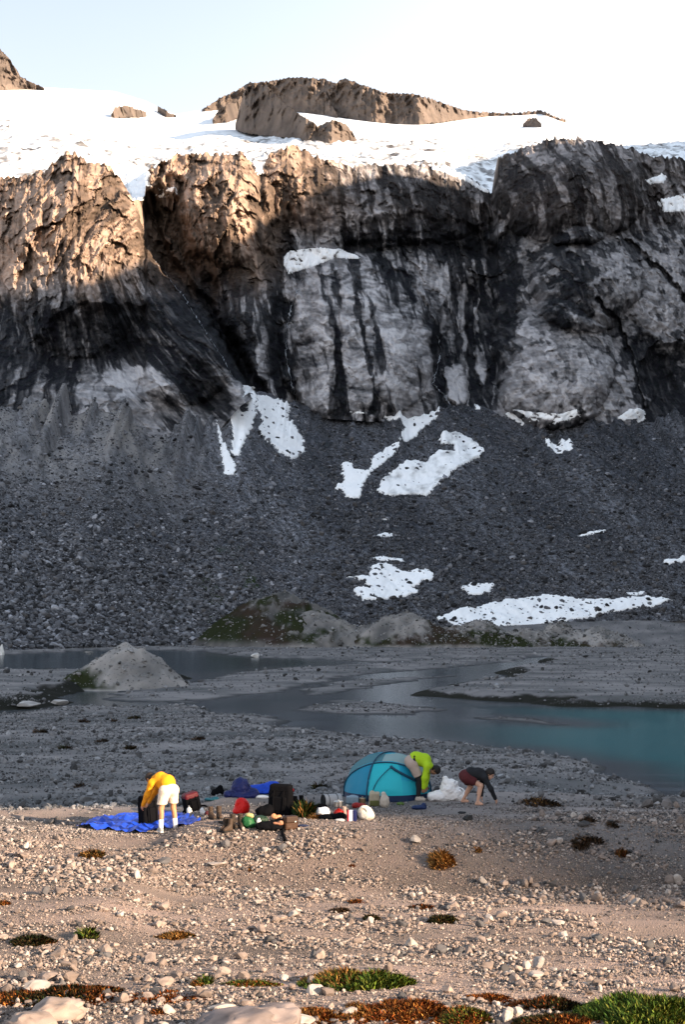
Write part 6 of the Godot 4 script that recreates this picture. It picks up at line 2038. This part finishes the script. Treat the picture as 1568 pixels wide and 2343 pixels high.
	soft("plastic_sack", "smaller white sack slumped in front of the big one", "sack", camp(1480, 2702), [egg(Vector3(0.02, 0.12, 0), Vector3(0.2, 0.14, 0.15)), egg(Vector3(-0.16, 0.1, 0), Vector3(0.1, 0.11, 0.12)), egg(Vector3(0.12, 0.1, 0.03), Vector3(0.12, 0.12, 0.12))], nylon(0.72, 0.70, 0.70, 0.35), 0.0, 0.04, 0.03, "plastic_film")
	# small clutter
	soft("clothes_heap", "brown jacket crumpled between the tall boots and the red sack", "jacket", camp(775, 2776), [egg(Vector3(0, 0.05, 0), Vector3(0.14, 0.07, 0.1)), egg(Vector3(0.1, 0.04, 0.03), Vector3(0.1, 0.05, 0.08))], nylon(0.035, 0.022, 0.015), 0.0, 0.03, 0.03)
	soft("clothes_heap", "dark green jacket heaped behind the white bottle", "jacket", camp(878, 2776), [egg(Vector3(0, 0.06, 0), Vector3(0.17, 0.09, 0.11)), egg(Vector3(-0.12, 0.05, 0), Vector3(0.1, 0.07, 0.09))], nylon(0.012, 0.03, 0.016), 0.0, 0.04, 0.03)
	soft("clothes_heap", "grey shirt crumpled at the foot of the big black backpack", "clothes", camp(930, 2770), [egg(Vector3(0, 0.04, 0), Vector3(0.13, 0.06, 0.09)), egg(Vector3(0.09, 0.03, 0.02), Vector3(0.08, 0.04, 0.07))], nylon(0.12, 0.11, 0.10), 0.0, 0.03, 0.03)
	soft("stuff_sack", "small maroon pouch between the helmet and the brown boots", "pouch", camp(700, 2752), [egg(Vector3(0, 0.05, 0), Vector3(0.07, 0.06, 0.06))], nylon(0.07, 0.012, 0.014), 0.0, 0.02, 0.015)
	soft("stuff_sack", "black sack by the right side of the camp tussock", "sack", camp(1060, 2742), [egg(Vector3(0, 0.07, 0), Vector3(0.12, 0.09, 0.1)), egg(Vector3(0.08, 0.05, 0), Vector3(0.08, 0.06, 0.07))], black, 0.0, 0.03, 0.02)
	soft("stuff_sack", "low black sack at the left foot of the rolled pad", "sack", camp(1085, 2730), [egg(Vector3(0, 0.06, 0), Vector3(0.13, 0.07, 0.09))], black, 0.0, 0.03, 0.02)
	soft("climbing_rope", "coiled tan rope below the food bag", "rope", camp(940, 2800) + Vector3(0, 0.12, 0.14), [egg(Vector3(0, 0.03, 0), Vector3(0.1, 0.035, 0.05)), egg(Vector3(0.05, 0.06, 0), Vector3(0.05, 0.03, 0.04))], nylon(0.3, 0.14, 0.08), 0.0, 0.02, 0.03)
	for q in [[1108, 2752, 0.05, 0.09, 0.6, "steel cup left of the red stove"], [1172, 2728, 0.045, 0.08, 0.5, "steel cup behind the striped box"], [1205, 2760, 0.04, 0.12, 0.35, "dark flask between the striped box and the cream bag"]]:
		var can := thing("cup", q[5], "cup", camp(q[0], q[1]))
		part("cup_body", lathe(PackedVector2Array([Vector2(0.001, 0), Vector2(q[2] * 0.9, 0), Vector2(q[2], 0.01), Vector2(q[2], q[3]), Vector2(q[2] * 0.92, q[3]), Vector2(q[2] * 0.9, 0.015), Vector2(0.001, 0.015)])), steel if q[4] > 0.4 else dark, can)
		part("handle", tube(PackedVector3Array([Vector3(q[2], q[3] * 0.8, 0), Vector3(q[2] + 0.03, q[3] * 0.7, 0), Vector3(q[2] + 0.03, q[3] * 0.4, 0), Vector3(q[2], q[3] * 0.3, 0)]), 0.004, 5), steel, can)
	soft("clothes_heap", "pale crumpled paper in front of the black kitchen cloth", "paper", camp(1148, 2772), [egg(Vector3(0, 0.025, 0), Vector3(0.1, 0.035, 0.05))], nylon(0.45, 0.44, 0.43), 0.0, 0.02, 0.02)
	soft("sandal", "small dark sandal on the gravel between the brown boots and the tall boots", "sandal", camp(752, 2779), [boxy(Vector3(0, 0.02, 0), Vector3(0.04, 0.01, 0.11), 0.012), cap(Vector3(-0.04, 0.03, 0.03), Vector3(0.04, 0.05, 0.03), 0.014, 0.014)], dark, 0.7, 0.015, 0.0, "sole_and_strap", 0.009)
	blades(1018 * 0.678 - 14, 1018 * 0.678 + 24, 1848, 1871, 900, 0.12, 0.30, 0.4, [Color(0.03, 0.055, 0.012), Color(0.04, 0.08, 0.015), Color(0.06, 0.09, 0.02), Color(0.02, 0.035, 0.01)], STRAW, 0.15, "grass_tussock", "dark green grass tussock in the middle of the camp", "tussock", 0.02)
	blades(703, 742, 1862, 1875, 420, 0.04, 0.1, 0.8, STRAW, STRAW, 0.5, "grass_tussock", "low straw-yellow grass right of the camp tussock", "grass", 0.03)

func ring(rx: float, rz: float, y: float, off := Vector3.ZERO) -> PackedVector3Array:
	var a := PackedVector3Array()
	for k in 25:
		a.append(Vector3(cos(TAU * k / 24.0) * rx, y, sin(TAU * k / 24.0) * rz) + off)
	return a
